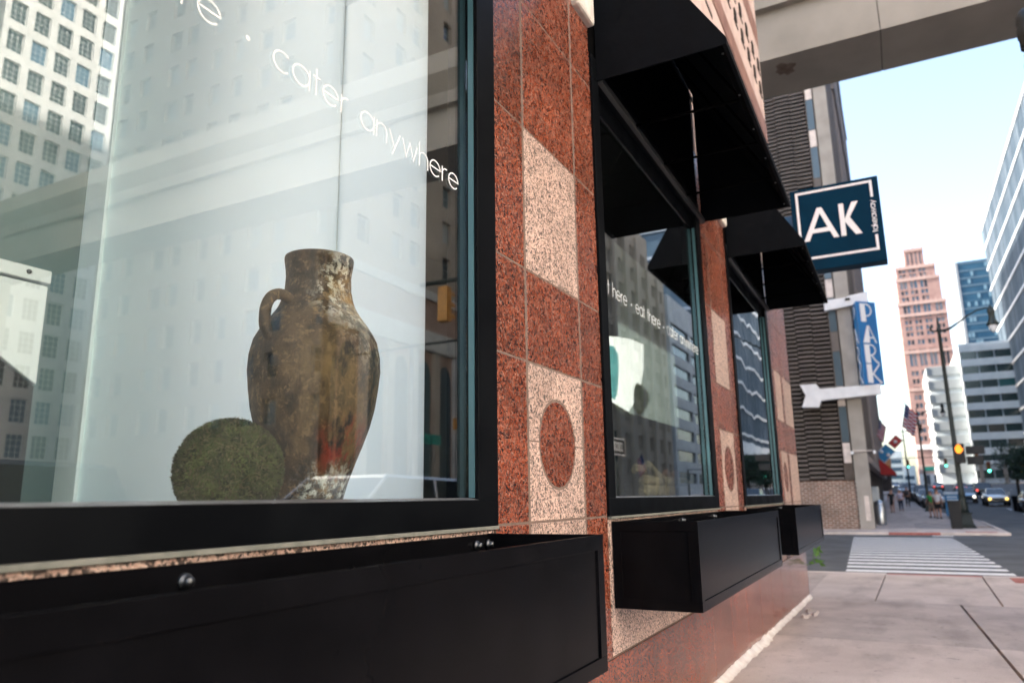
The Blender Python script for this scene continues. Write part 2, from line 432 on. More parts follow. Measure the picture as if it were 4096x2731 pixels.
M_TAN = noisy('tan_paver', (.34,.22,.15), (.44,.31,.22), 3, .9)

def stains(m, amt=.55):
    t = m.node_tree; b = t.nodes["Principled BSDF"]; L = t.links.new; prev = b.inputs['Base Color'].links[0].from_socket
    tc = t.nodes.new("ShaderNodeTexCoord")
    def layer(prev, sc, lo, hi, k, st=(1, 1, 1)):
        mp = t.nodes.new("ShaderNodeMapping"); mp.inputs['Scale'].default_value = st; L(tc.outputs['Object'], mp.inputs[0])
        n = t.nodes.new("ShaderNodeTexNoise"); n.inputs['Scale'].default_value = sc; n.inputs['Detail'].default_value = 8; n.inputs['Roughness'].default_value = .6; L(mp.outputs[0], n.inputs['Vector'])
        mr = t.nodes.new("ShaderNodeMapRange"); mr.inputs[1].default_value = lo; mr.inputs[2].default_value = hi; mr.inputs[3].default_value = 1; mr.inputs[4].default_value = k; L(n.outputs['Fac'], mr.inputs[0])
        mx = t.nodes.new("ShaderNodeMix"); mx.data_type = 'RGBA'; mx.blend_type = 'MULTIPLY'; mx.inputs[0].default_value = 1; L(prev, mx.inputs[6]); L(mr.outputs[0], mx.inputs[7]); return mx.outputs[2]
    p = layer(prev, 1.7, .50, .68, amt+.2, (.35, 1, 1)); p = layer(p, 9, .62, .72, amt); p = layer(p, 46, .66, .74, amt); p = layer(p, 160, .45, .62, .80)
    L(p, b.inputs['Base Color'])
for m_ in (M_CONC, M_CONC2, M_KERB): stains(m_)
stains(M_ASPH, .7)

# ================================================================ ground, roads, pavements
XS = [-150, -60, 0, 7, 14, 18.9, 38.2, 45, 52, 60, 70, 80, 95, 110, 130, 160, 200, 260, 400, 900, 4000]
def kerb_y(x):
    T = [(-150, -3.9), (50, -3.9), (62, -2.3), (70, -1.3), (95, -.9), (110, .2), (160, 2.4), (260, 7.5), (400, 14)]
    for (a, p), (b, q) in zip(T, T[1:]):
        if a <= x <= b: return p+(q-p)*(x-a)/(b-a)
    return T[0][1] if x < -150 else T[-1][1]
g = MB()
for a, b in zip(XS, XS[1:]):
    for y0, y1 in ((-2500, -60), (-60, 60), (60, 2500)):
        g.poly([(a, y0, gz(a)-.3), (b, y0, gz(b)-.3), (b, y1, gz(b)-.3), (a, y1, gz(a)-.3)], M_CONC2)
struct(g.build('ground'))
g = MB()
g.poly([(18.9, -160, -.22), (38.2, -160, -.22), (38.2, 160, -.22), (18.9, 160, -.22)], M_ASPH)
for a, b in zip(XS, XS[1:]):
    if b > 420: break
    if a >= 38.2 or b <= 18.9:
        g.poly([(a, -29.5, gz(a)-.1), (b, -29.5, gz(b)-.1), (b, kerb_y(b), gz(b)-.1), (a, kerb_y(a), gz(a)-.1)], M_ASPH)
struct(g.build('road'))
# near pavement: slabs with open joints, kerb towards the cross street
g = MB()
def slab(x0, x1, y0, y1, mt, z=0.0, th=.12):
    p = [(x0, y0), (x1, y0), (x1, y1), (x0, y1)]
    g.hexa([(x, y, gz(x)+z-th) for x, y in p]+[(x, y, gz(x)+z) for x, y in p], mt)
jy = lambda x: -.80+.026*(x-7)   # the long joint drifts a little off the wall's line
def quad(x0, x1, a0, a1, b0, b1, mt):
    g.hexa([(x0, a0, gz(x0)-.12), (x1, a1, gz(x1)-.12), (x1, b1, gz(x1)-.12), (x0, b0, gz(x0)-.12), (x0, a0, gz(x0)), (x1, a1, gz(x1)), (x1, b1, gz(x1)), (x0, b0, gz(x0))], mt)
cuts = [(-40, -3.0, M_CONC), (-3.0, 1.2, M_CONC), (1.2, 5.4, M_CONC), (5.4, 7, M_CONC), (7, 9.85, M_CONC), (9.857, 14.0, M_CONC2)]
for a, b, mt in cuts:
    quad(a, b-.004, jy(a)+.016, jy(b)+.016, 1.66, 1.66, mt)
    quad(a, b-.004, -3.72, -3.72, jy(a)-.016, jy(b)-.016, mt)
quad(14.008, 18.6, .60, .52, 1.66, 1.66, M_CONC)
quad(14.008, 18.6, -1.17, -1.27, .575, .495, M_CONC)
quad(14.008, 18.6, -3.72, -3.72, -1.195, -1.295, M_CONC)
quad(14.0, 18.6, 1.66, 1.66, 12, 12, M_CONC2)
struct(g.build('sidewalk_near', bevel=.004))
g = MB()
for a, b in ((18.606, 18.9),):
    g.box(a, b, .5, 14, -.34, -.118, M_KERB); g.box(a, b, -1.29, .49, -.34, -.125, M_TACT); g.box(a, b, -3.9, -1.30, -.34, -.118, M_KERB)
g.box(-40, 7, -3.9, -3.727, -.3, .002, M_KERB); g.hexa([(7,-3.9,-.3),(18.6,-3.9,-.3),(18.6,-3.727,-.3),(7,-3.727,-.3),(7,-3.9,.002),(18.6,-3.9,-.118),(18.6,-3.727,-.118),(7,-3.727,.002)], M_KERB)
g.box(17.6, 18.59, -2.95, -1.75, -.13, -.113, M_TACT)
struct(g.build('kerb_near', bevel=.01))
# joints show the dark bed: thin strip just below the slab tops
g = MB()
g.hexa([(-40, jy(-40)-.02, -.1), (14, jy(14)-.02, -.2), (14, jy(14)+.02, -.2), (-40, jy(-40)+.02, -.1), (-40, jy(-40)-.02, -.012), (14, jy(14)-.02, -.132), (14, jy(14)+.02, -.132), (-40, jy(-40)+.02, -.012)], M_JOINT)
struct(g.build('pavement_joint'))
# rough white mortar fillet along the foot of the wall
g = MB(); rnd = random.Random(3); X = -2.0; pts = []
while X < 14.15:
    w = (.075 if X < 9.2 else .055)+rnd.uniform(-.012, .014)
    if 8.9 < X < 9.5: w += .03
    pts.append((X, w, .05+rnd.uniform(-.008, .012))); X += rnd.uniform(.05, .16)
for (a, w, h), (b, w2, h2) in zip(pts, pts[1:]):
    g.faces([(a, 1.60, gz(a)+h), (b, 1.60, gz(b)+h2), (b, 1.6-w2, gz(b)+.003), (a, 1.6-w, gz(a)+.003), (a, 1.61, gz(a)-.02), (b, 1.61, gz(b)-.02)], [(0,1,2,3), (3,2,5,4)], M_CAULK, True)
struct(g.build('wall_fillet'))
# far pavement
g = MB()
g.box(38.5, 45, 2.0, 60, -.34, -.122, M_CONC2)
for a, b in zip([38.5, 41.6, 45, 48.5, 52, 56, 60, 65, 70, 80, 95, 110, 130, 160, 200, 260], [41.6, 45, 48.5, 52, 56, 60, 65, 70, 80, 95, 110, 130, 160, 200, 260, 400]):
    for k, (f0, f1) in enumerate(((0, .42), (.42, 1))):
        mt = (M_CONC2, M_CONC)[(k+int(a)) % 2]
        ya0 = 12 if a > 130 else 2.0; ya = kerb_y(a)+.16; yb = kerb_y(b)+.16; yt = 2.0 if b < 131 else 25
        y00, y01 = yt+(ya-yt)*f0, yt+(ya-yt)*f1; y10, y11 = yt+(yb-yt)*f0, yt+(yb-yt)*f1
        g.hexa([(a, y01, gz(a)-.3), (b-.01, y11, gz(b)-.3), (b-.01, y10+.01, gz(b)-.3), (a, y00+.01, gz(a)-.3), (a, y01, gz(a)), (b-.01, y11, gz(b)), (b-.01, y10+.01, gz(b)), (a, y00+.01, gz(a))], mt)
g.box(44, 51, -3.7, -2.75, -.14, -.112, M_TAN)
struct(g.build('sidewalk_far'))
g = MB()
g.box(38.2, 38.49, .75, 60, -.34, -.118, M_KERB); g.box(38.2, 38.49, -1.3, .74, -.34, -.124, M_TACT); g.box(38.2, 38.49, -3.9, -1.31, -.34, -.118, M_KERB)
g.box(38.75, 39.35, -3.5, -2.3, -.124, -.112, M_TACT)
for a, b in zip([38.5, 50, 62, 70, 95, 110, 160, 260], [50, 62, 70, 95, 110, 160, 260, 400]):
    ya, yb = kerb_y(a), kerb_y(b)
    g.hexa([(a, ya, gz(a)-.2), (b, yb, gz(b)-.2), (b, yb+.15, gz(b)-.2), (a, ya+.15, gz(a)-.2), (a, ya, gz(a)+.003), (b, yb, gz(b)+.003), (b, yb+.15, gz(b)+.003), (a, ya+.15, gz(a)+.003)], M_KERB)
struct(g.build('kerb_far'))
# opposite pavement
g = MB()
for x0, x1 in ((-150, 18.9), (38.2, 400)):
    for a, b in zip(XS, XS[1:]):
        if a >= x0 and b <= x1: g.hexa([(a,-33,gz(a)-.2),(b,-33,gz(b)-.2),(b,-29.5,gz(b)-.2),(a,-29.5,gz(a)-.2),(a,-33,gz(a)),(b,-33,gz(b)),(b,-29.5,gz(b)),(a,-29.5,gz(a))], M_CONC)
struct(g.build('sidewalk_opposite'))
# painted markings
g = MB()
for i in range(15):
    x = 20.15+i*1.075; w = .52 if i < 12 else .50
    g.poly([(x, -2.05+.03*i, -.216), (x+w, -2.05+.03*i+.01, -.216), (x+w, 1.42+.045*i, -.216), (x, 1.42+.045*i, -.216)], M_PAINT)
g.box(37.1, 37.6, -1.75, -.95, -.217, -.214, M_PAINT)
for i in range(12): g.poly([(20.0+i*.001, -5.6-i*2.1, -.215), (36.5, -5.6-i*2.1, -.215), (36.5, -5.1-i*2.1, -.215), (20.0, -5.1-i*2.1, -.215)] if i == 0 else [(39.6, -4.9-i*1.2, -.215), (41.8, -4.9-i*1.2, gz(42)-.095), (41.8, -4.3-i*1.2, gz(42)-.095), (39.6, -4.3-i*1.2, -.215)], M_PAINT)
for k in range(12):
    a = 50+k*9
    for yy in (-7.3, -11.2, -18.5): 
        y_ = yy+max(0, (a-95))*.04
        g.poly([(a, y_, gz(a)-.094), (a+3, y_, gz(a+3)-.094), (a+3, y_+.14, gz(a+3)-.094), (a, y_+.14, gz(a)-.094)], M_PAINT)
struct(g.build('road_marking'))

# ================================================================ the granite corner building
B = empty('corner_building', (7, 3, 0), 'red granite corner building with black framed shop windows filling the left side', 'building')
ROWS = [0.684, 1.488, 2.277, 2.762, 3.563, 4.345, 5.25]
def pier(x0, x1, grouts, pale_col=1, extra=None, zs=0.0):
    """three columns of polished tiles on a grout bed, with the inlaid disc"""
    g = MB(); cols = [x0]+grouts+[x1]
    g.box(x0+.002, x1-.002, 1.6025, 1.66, ROWS[0], ROWS[-1], M_GROUT)
    for c in range(len(cols)-1):
        a = cols[c]+(.013 if c else .004); b = cols[c+1]-(.013 if c < len(cols)-2 else .004)
        for r in range(len(ROWS)-1):
            z0, z1 = ROWS[r]+.006, ROWS[r+1]-.006
            pale = (c == pale_col or (extra and c in extra)) and r in (0, 1, 3)
            if c == pale_col and r == 1:
                cx, cz, rr = (a+b)/2, 1.881, .236
                for sx in (-1, 1):
                    for sz in (-1, 1):
                        X0 = cx+sx*.003; Z0 = cz+sz*.003; X1 = b if sx > 0 else a; Z1 = z1 if sz > 0 else z0
                        P = [(X0, Z0+sz*rr)]+[(X0+sx*rr*math.sin(t*math.pi/28), Z0+sz*rr*math.cos(t*math.pi/28)) for t in range(1, 14)]+[(X0+sx*rr, Z0), (X1, Z0), (X1, Z1), (X0, Z1)]
                        g.prism([(p, 1.601, q) for p, q in P], (0, .03, 0), M_PALE)
                P = [(cx+(rr-.012)*math.cos(t*math.pi/20), cz+(rr-.012)*math.sin(t*math.pi/20)) for t in range(40)]
                g.prism([(p, 1.6, q) for p, q in P], (0, .03, 0), M_RED)
                continue
            g.box(a, b, 1.60, 1.64, z0, z1, M_PALE if pale else M_RED)
    return g.build('granite_pier', B, bevel=.0025)
pier(2.925, 4.33, [3.265, 3.985])
pier(7.42, 8.78, [7.76, 8.46])
pier(11.82, 14.14, [12.16, 12.86, 13.10], extra=[3])
# side wall of the corner
g = MB()
g.box(14.10, 14.15, 1.66, 30, .684, 5.25, M_RED); g.box(14.09, 14.155, 1.66, 30, gz(14)-.05, .678, M_BASE)
g.build('side_wall', B)
# base course: long polished panels with narrow joints
g = MB(); js = [-3, -.2, 1.3, 2.8, 4.33, 5.1, 6.05, 6.9, 7.7, 8.5, 9.35, 10.2, 11.1, 12.0, 12.9, 13.3, 13.6, 14.145]
for a, b in zip(js, js[1:]): g.box(a+.003, b-.003, 1.603, 1.65, gz(a)-.06, .677, M_BASE)
g.box(-3, 14.13, 1.612, 1.66, -.1, .684, M_GROUT)
g.build('base_course', B, bevel=.002)
# pale panels under the windows, with the grout bed and stone sill strip
for x0, x1, fx in ((-3, 2.915, -.25), (4.34, 7.41, 4.34), (8.79, 11.81, 8.79)):
    g = MB()
    n = 2; step = (x1-x0)/n
    g.box(x0, x1, 1.612, 1.66, .684, 1.50, M_GROUT)
    for i in range(n): g.box(x0+i*step+.006, x0+(i+1)*step-.006, 1.603, 1.64, .692, 1.47, M_PALE)
    g.box(x0+.001, x1-.001, 1.578, 1.602, 1.473, 1.4875, noisy('sill_ledge_grey', (.16,.165,.14), (.22,.22,.19), 20, .9))
    g.build('spandrel_panel', B, bevel=.002)
# window frames, sills, panes and lettering
WIN = [(-.75, 2.92), (4.335, 7.415), (8.785, 11.815)]
PHR = 'eat here_._eat there_._cater anywhere'
for i, (a, b) in enumerate(WIN):
    f = MB(); z0, z1, d = 1.488, 4.62, .172
    f.box(a, b, 1.585, 1.75, z0, 1.598, M_FRAME)
    f.box(a, b, 1.585, 1.75, 4.44, z1, M_FRAME)
    f.box(a, a+d*.72, 1.585, 1.75, 1.598, 4.44, M_FRAME); f.box(b-d, b, 1.585, 1.75, 1.598, 4.44, M_FRAME)
    f.box(a+d*.72, b-d, 1.635, 1.69, 4.30, 4.44, M_FRAME)
    f.box(a-.02, b+.02, 1.597, 1.66, z1+.002, 6.0, M_AWIN)
    w = f.build('window', B, bevel=.003)
    f = MB(); f.hexa([(a+d*.72, 1.586, 1.5985), (b-d, 1.586, 1.5985), (b-d, 1.64, 1.5985), (a+d*.72, 1.64, 1.5985), (a+d*.72, 1.586, 1.600), (b-d, 1.586, 1.600), (b-d, 1.64, 1.608), (a+d*.72, 1.64, 1.608)], M_SILLM)
    f.build('sill', w)
    f = MB(); f.box(b-d-.006, b-d-.0008, 1.604, 1.632, 1.608, 4.30, M_JAMBSKY); f.build('jamb_sky_strip', w)
    f = MB(); f.box(a+d*.72, b-d-.0015, 1.640, 1.646, 1.606, 4.30, M_GLASSW if i == 2 else M_GLASS); f.build('pane', w)
    if i < 2:
        f = MB(); x0 = (-.152, 4.43)[i]
        ln = text_mesh(f, PHR, .070, .088, (x0, 1.6385, 2.966), (1, 0, 0), (0, 0, 1), (0, -1, 0), M_LETTER, gap=.22, fit=(2.815, 2.76)[i], th=.0008)
        o = f.build('lettering', w); o['label'] = 'thin white lettering reading eat here, eat there, cater anywhere'
# upper facade: slotted pink terracotta, brown band, row of small openings
g = MB()
g.box(-60, 14.15, 1.60, 2.2, 5.26, 8.33, M_TERRA)
g.box(-60, 14.15, 1.585, 2.2, 8.33, 8.72, M_TERRAB)
g.box(-60, 14.15, 1.60, 2.2, 8.72, 16, M_TERRA)
g.box(-60, 14.152, 1.595, 2.2, 10.4, 10.9, M_TERRAB)
g.box(13.75, 14.16, 2.2, 14, 5.26, 16, M_TERRA)
for zr, st in ((9.35, .62), (9.85, .62)):
    x = -8.0
    while x < 13.9: g.box(x, x+.16, 1.575, 1.63, zr-.10, zr+.10, M_HOLE); g.box(x-.03, x+.30, 1.588, 1.605, zr-.14, zr-.105, M_HOLE); x += st
x = -8.0
while x < 13.9:
    for zr in (5.9, 6.6, 7.3, 8.0): g.box(x, x+.42, 1.592, 1.61, zr-.03, zr+.03, M_HOLE)
    x += .7
g.build('upper_facade', B)
for k in range(3):
    g = MB()
    x0 = [-1.1, 4.03, 8.47][k]; x1 = [-.77, 4.335, 8.79][k]
    g.box(x0, x1, 1.545, 1.64, 4.81, 5.22, M_LIME)
    g.build('stone_block', B, bevel=.02)
g = MB(); g.box(13.2, 14.155, 1.592, 1.60, 8.42, 8.7, mat('reflective_glass', (.5,.6,.65), .03, 1.0)); g.build('small_window', B)
# the shop interior and the added court behind the panel
g = MB()
g.box(3.78, 14.0, 6.0, 6.1, 0, 4.15, M_INTD); g.box(3.78, 5.2, 6.0, 6.1, 4.15, 5.2, M_INTD); g.box(8.6, 14.0, 6.0, 6.1, 4.15, 5.2, M_INTD); g.box(14.0, 14.1, 1.75, 6.1, 0, 5.2, M_INTD); g.box(3.72, 3.77, 2.62, 6.1, 0, 5.2, M_INTD)  # opening in the rear wall added to let sun backlight the cup
g.box(-8, 3.9, 10.0, 10.1, 0, 9.5, M_INT); g.box(3.70, 3.719, 2.62, 10, 0, 5.2, M_INT); g.box(-3.1, -3, 1.75, 7.1, 0, 5.2, M_INT)  # court walls and open roof added to light the panel from behind
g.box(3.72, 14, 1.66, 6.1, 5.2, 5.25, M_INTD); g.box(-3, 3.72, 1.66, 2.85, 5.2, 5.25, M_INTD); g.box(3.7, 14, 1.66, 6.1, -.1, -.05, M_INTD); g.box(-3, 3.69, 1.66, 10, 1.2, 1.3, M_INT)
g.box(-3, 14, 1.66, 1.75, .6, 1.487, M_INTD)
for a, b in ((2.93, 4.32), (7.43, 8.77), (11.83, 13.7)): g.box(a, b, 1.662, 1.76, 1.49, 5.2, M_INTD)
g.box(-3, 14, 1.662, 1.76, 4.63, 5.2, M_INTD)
g.build('shop_interior', B)
g = MB(); g.box(-1.2, 1.95, 3.0, 3.06, 0, 5.1, noisy('wall_grey_teal', (.15,.20,.20), (.21,.26,.26), 1.5, .8)); g.build('interior_wall', B)
g = MB()
g.box(-.7, 7.3, 1.76, 3.0, 1.46, 1.535, mat('display_shelf_top', (.55,.56,.56), .6)); g.build('display_shelf', B)

# ---- awnings
def awning(x0, x1, lab):
    yf, zf, zt = .69, 4.45, 5.97
    t = tag(bpy.data.objects.new('awning', None), lab, 'awning', 'black awnings over the shop windows')
    COL.objects.link(t); t.location = ((x0+x1)/2, 1.6, 4.45)
    g = MB()
    P = [(yf, zf), (yf, zf+.05), (1.585, zt), (1.585, zt-.03), (yf+.025, zf+.035), (yf+.025, zf)]
    g.prism([(x0, y, z) for y, z in P], (x1-x0, 0, 0), M_CANVAS)
    for x in (x0, x1-.012):
        g.prism([(x-.002, yf+.001, zf-.001), (x-.002, yf+.001, zf+.052), (x-.002, 1.583, zt+.001), (x-.002, 1.583, zf-.001)], (.014, 0, 0), M_CANVAS)
    g.build('canopy', t)
    g = MB()
    g.box(x0+.012, x1-.012, yf+.03, yf+.06, zf+.004, zf+.034, M_AWIN)
    n = 4
    for k in range(1, n):
        x = x0+(x1-x0)*k/n
        g.tube([(x, yf+.06, zf+.03), (x, 1.56, zt-.09)], .012, M_AWIN, 6)
        g.tube([(x, yf+.06, zf+.015), (x, 1.56, zf+.015)], .012, M_AWIN, 6)
    g.box(x0+.012, x1-.012, 1.545, 1.58, zf-.02, zf+.03, mat('rail_dark_grey', (.05,.052,.055), .4, .3))
    g.build('support_frame', t)
    for k in range(6):
        g = MB(); x = x0+.1+(x1-x0-.2)*k/5; g.lathe([(0, -.004), (.008, -.003), (.008, .004)], (x, yf+.045, zf), M_GALV, 8)
        g.build('screw', t)
awning(-.6, 2.96, 'black canvas awning above the nearest window, seen only mirrored in the glass')
awning(4.42, 7.52, 'largest black canvas awning, over the window next to the granite pier')
awning(8.86, 11.86, 'smaller black awning farther along, below the blue square sign')

# ---- planter boxes
def planter(x0, x1, lab):
    y0, y1, z0, z1, t_ = 1.08, 1.598, .955, 1.456, .012
    o = empty('planter_box', ((x0+x1)/2, 1.34, z0), lab, 'planter', 'black metal planter boxes under the windows')
    g = MB()
    g.box(x0, x1, y0, y0+t_, z0, z1, M_BLACK); g.box(x0, x1, y1-t_, y1, z0, z1, M_BLACK)
    g.box(x0, x0+t_, y0+t_, y1-t_, z0, z1, M_BLACK); g.box(x1-t_, x1, y0+t_, y1-t_, z0, z1, M_BLACK)
    g.box(x0+t_, x1-t_, y0+t_, y1-t_, z0+.01, z0+.03, M_BLACK)
    g.build('trough', o, bevel=.0015)
    fr = MB(); w = .055; p = .007
    fr.box(x0-p, x1+p, y0-p, y0-.0005, z1-w, z1+.002, M_BLACK); fr.box(x0-p, x1+p, y0-p, y0-.0005, z0-.002, z0+w, M_BLACK)
    fr.box(x0-p, x0+w, y0-p, y0-.0005, z0+w, z1-w, M_BLACK); fr.box(x1-w, x1+p, y0-p, y0-.0005, z0+w, z1-w, M_BLACK)
    for xa, xb in ((x0-p, x0-.0005), (x1+.0005, x1+p)):
        fr.box(xa, xb, y0, y1, z1-w, z1+.002, M_BLACK); fr.box(xa, xb, y0, y1, z0-.002, z0+w, M_BLACK)
        fr.box(xa, xb, y0, y0+w, z0+w, z1-w, M_BLACK); fr.box(xa, xb, y1-w, y1, z0+w, z1-w, M_BLACK)
    fr.build('trim', o, bevel=.0012)
    n = 4 if x1-x0 > 3.2 else 3
    for k in range(n):
        x = x0+.45+(x1-x0-.9)*k/(n-1) if x0 > 0 else [-.2, 1.3, 2.72, 2.82][k]
        b = MB(); b.lathe([(.0, -.030), (.011, -.028), (.013, -.018), (.013, -.010), (.02, -.009), (.02, -.0), (.0, 0)], (x, y1-t_-.001, 1.415), M_GALV, 12, ax='y')
        b.build('bolt', o)
planter(-.55, 2.835, 'nearest black metal planter box, running off the lower left corner')
planter(4.40, 7.575, 'middle black metal planter box with its open end facing the viewer')
planter(8.87, 11.84, 'farthest and smallest black metal planter box, by the street corner')

# ---- blue square sign
M_NAVY = noisy('sign_navy', (.0008,.020,.044), (.001,.026,.056), 2, .5, spec=.06)
M_NAVYE = mat('sign_edge_blue', (.010,.07,.16), .3)
M_WHITE = mat('sign_white', (.80,.80,.82), .4)
sg = empty('blade_sign', (14.2, .55, 5.6), 'dark blue square sign with white letters AK and small takeaway, jutting from the corner', 'sign')
g = MB(); g.box(14.05, 14.37, -.222, 1.278, 5.618, 7.216, M_NAVY); g.build('sign_box', sg, bevel=.006)
g = MB(); g.box(14.10, 14.32, 1.28, 1.60, 5.9, 6.75, M_NAVYE); g.build('bracket', sg)
def syz(y, z, x=14.047): return (x, y, z)
def bar(mb, y0, z0, y1, z1, w, mt, x=14.047, th=.004):
    a = Vector((y0, z0)); b = Vector((y1, z1)); d = (b-a).normalized(); n_ = Vector((-d.y, d.x))*w/2
    mb.prism([(x, p.x, p.y) for p in (a+n_, b+n_, b-n_, a-n_)], (-th, 0, 0), mt)
g = MB(); xb = 14.0495
for y0, z0, y1, z1 in ((1.165, 7.13, -.097, 7.13), (1.165, 5.85, -.097, 5.85)): g.box(14.043, 14.0495, y1-.022, y0+.022, z0-.022, z0+.022, M_WHITE)
g.box(14.0435, 14.0495, 1.143, 1.187, 5.873, 7.107, M_WHITE)
g.box(14.0435, 14.0495, -.119, -.075, 6.83, 7.107, M_WHITE); g.box(14.0435, 14.0495, -.119, -.075, 5.873, 6.115, M_WHITE)
g.build('border_line', sg)
g = MB()
w = .082
g.prism([(14.049, y, z) for y, z in ((1.105, 6.18), (.835, 6.80), (.755, 6.80), (.505, 6.18), (.595, 6.18), (.795, 6.69), (1.01, 6.18))], (-.006, 0, 0), M_WHITE)
g.prism([(14.049, y, z) for y, z in ((.955, 6.32), (.93, 6.40), (.68, 6.40), (.65, 6.32))], (-.0065, 0, 0), M_WHITE)
g.box(14.043, 14.049, .385, .468, 6.18, 6.80, M_WHITE)
g.prism([(14.049, y, z) for y, z in ((.384, 6.50), (.245, 6.80), (.14, 6.80), (.30, 6.52), (.12, 6.18), (.23, 6.18), (.384, 6.44))], (-.0055, 0, 0), M_WHITE)
g.build('letters', sg)
g = MB(); text_mesh(g, 'takeaway', .062, .19, (14.0485, -.128, 6.165), (0, 0, 1), (0, 1, 0), (-1, 0, 0), M_WHITE, gap=.16, fit=.60, th=.003)
g.build('small_lettering', sg)

# ---- things in the shop window
M_CLAY = noisy('clay', (.020,.012,.008), (.085,.047,.023), 16, .75, bump=.7, bscale=70, detail=10, bdist=.004, lo=.40, hi=.62)
t = M_CLAY.node_tree; L = t.links.new; b = t.nodes["Principled BSDF"]
old = b.inputs['Base Color'].links[0].from_socket
tc = t.nodes.new("ShaderNodeTexCoord")
def patch(prev, col, sc, lo, hi, mask_c, mask_r, str_=(1, 1, 1)):
    n = t.nodes.new("ShaderNodeTexNoise"); n.inputs['Scale'].default_value = sc; n.inputs['Detail'].default_value = 10; n.inputs['Roughness'].default_value = .72
    mp = t.nodes.new("ShaderNodeMapping"); mp.inputs['Scale'].default_value = str_; L(tc.outputs['Object'], mp.inputs[0]); L(mp.outputs[0], n.inputs['Vector'])
    mr = t.nodes.new("ShaderNodeMapRange"); mr.inputs[1].default_value = lo; mr.inputs[2].default_value = hi; L(n.outputs['Fac'], mr.inputs[0])
    d = t.nodes.new("ShaderNodeVectorMath"); d.operation = 'DISTANCE'; L(tc.outputs['Object'], d.inputs[0]); d.inputs[1].default_value = mask_c
    m2 = t.nodes.new("ShaderNodeMapRange"); m2.inputs[1].default_value = mask_r; m2.inputs[2].default_value = mask_r*.45; L(d.outputs['Value'], m2.inputs[0])
    mu = t.nodes.new("ShaderNodeMath"); mu.operation = 'MULTIPLY'; L(mr.outputs[0], mu.inputs[0]); L(m2.outputs[0], mu.inputs[1])
    mx = t.nodes.new("ShaderNodeMix"); mx.data_type = 'RGBA'; L(mu.outputs[0], mx.inputs[0]); L(prev, mx.inputs[6]); mx.inputs[7].default_value = (*col, 1)
    return mx.outputs[2]
VX, VY = 2.235, 2.05
o1 = patch(old, (.22,.13,.05), 6, .42, .62, (VX-.02, VY-.24, 2.0), .42, (1, 1, .45))
o1 = patch(o1, (.72,.64,.52), 30, .49, .54, (VX+.06, VY-.17, 2.42), .24)
o1 = patch(o1, (.66,.60,.50), 34, .50, .56, (VX+.09, VY-.2, 2.27), .22)
o1 = patch(o1, (.60,.57,.50), 26, .47, .55, (VX-.04, VY-.14, 1.62), .17)
o1 = patch(o1, (.22,.13,.06), 34, .52, .60, (VX, VY, 2.05), .9)
o1 = patch(o1, (.26,.03,.015), 16, .46, .58, (VX-.03, VY-.2, 1.80), .15, (1, 1, .4))  # red reflection in the window glass, put into the clay colour here
o1 = patch(o1, (.40,.22,.07), 12, .45, .6, (VX+.03, VY-.16, 2.40), .13)
o1 = patch(o1, (.018,.011,.008), 9, .50, .60, (VX, VY, 2.0), 1.2, (1, 1, .4))
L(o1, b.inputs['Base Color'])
va = empty('clay_amphora', (VX, VY, 1.535), 'tall weathered brown clay amphora with two small handles, standing in the shop window', 'vase')
g = MB(); k = .26/355
pz = [(1540, 148), (1500, 156), (1440, 170), (1350, 195), (1250, 231), (1160, 267), (1060, 303), (960, 329), (860, 344), (760, 355), (680, 351), (600, 333), (555, 309), (510, 279), (470, 248), (430, 220), (400, 206), (370, 195), (310, 182), (240, 179), (200, 183), (165, 189), (140, 192)]
zz = lambda y: 2.587-(y-130)*.000753
prof = [(0, 1.537)]+[(r*k, zz(y)) for y, r in pz]+[(.139, 2.587), (.131, 2.589), (.124, 2.565), (.118, 2.46), (.12, 2.40), (0, 2.28)]
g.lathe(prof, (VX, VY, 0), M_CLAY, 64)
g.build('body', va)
ha = R(42.55+90+44)   # handle axis, left handle turned a little to the viewer
for s_ in (1, -1):
    g = MB(); dx, dy = math.cos(ha)*s_, math.sin(ha)*s_
    q_ = 1.06 if s_ == 1 else .90; hp = [(.125, 2.375), (.178*q_, 2.392), (.220*q_, 2.378), (.245*q_, 2.34), (.252*q_, 2.29), (.245*q_, 2.245), (.228, 2.205)]
    P = []
    for i in range(len(hp)-1):
        a0, a1, a2, a3 = hp[max(i-1, 0)], hp[i], hp[i+1], hp[min(i+2, len(hp)-1)]
        for q in range(5):
            f_ = q/5; P.append(tuple(.5*(2*a1[c]+(a2[c]-a0[c])*f_+(2*a0[c]-5*a1[c]+4*a2[c]-a3[c])*f_*f_+(3*a1[c]-a0[c]-3*a2[c]+a3[c])*f_**3) for c in (0, 1)))
    P.append(hp[-1])
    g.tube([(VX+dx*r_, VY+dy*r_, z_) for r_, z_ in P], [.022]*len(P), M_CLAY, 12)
    g.build('handle', va)
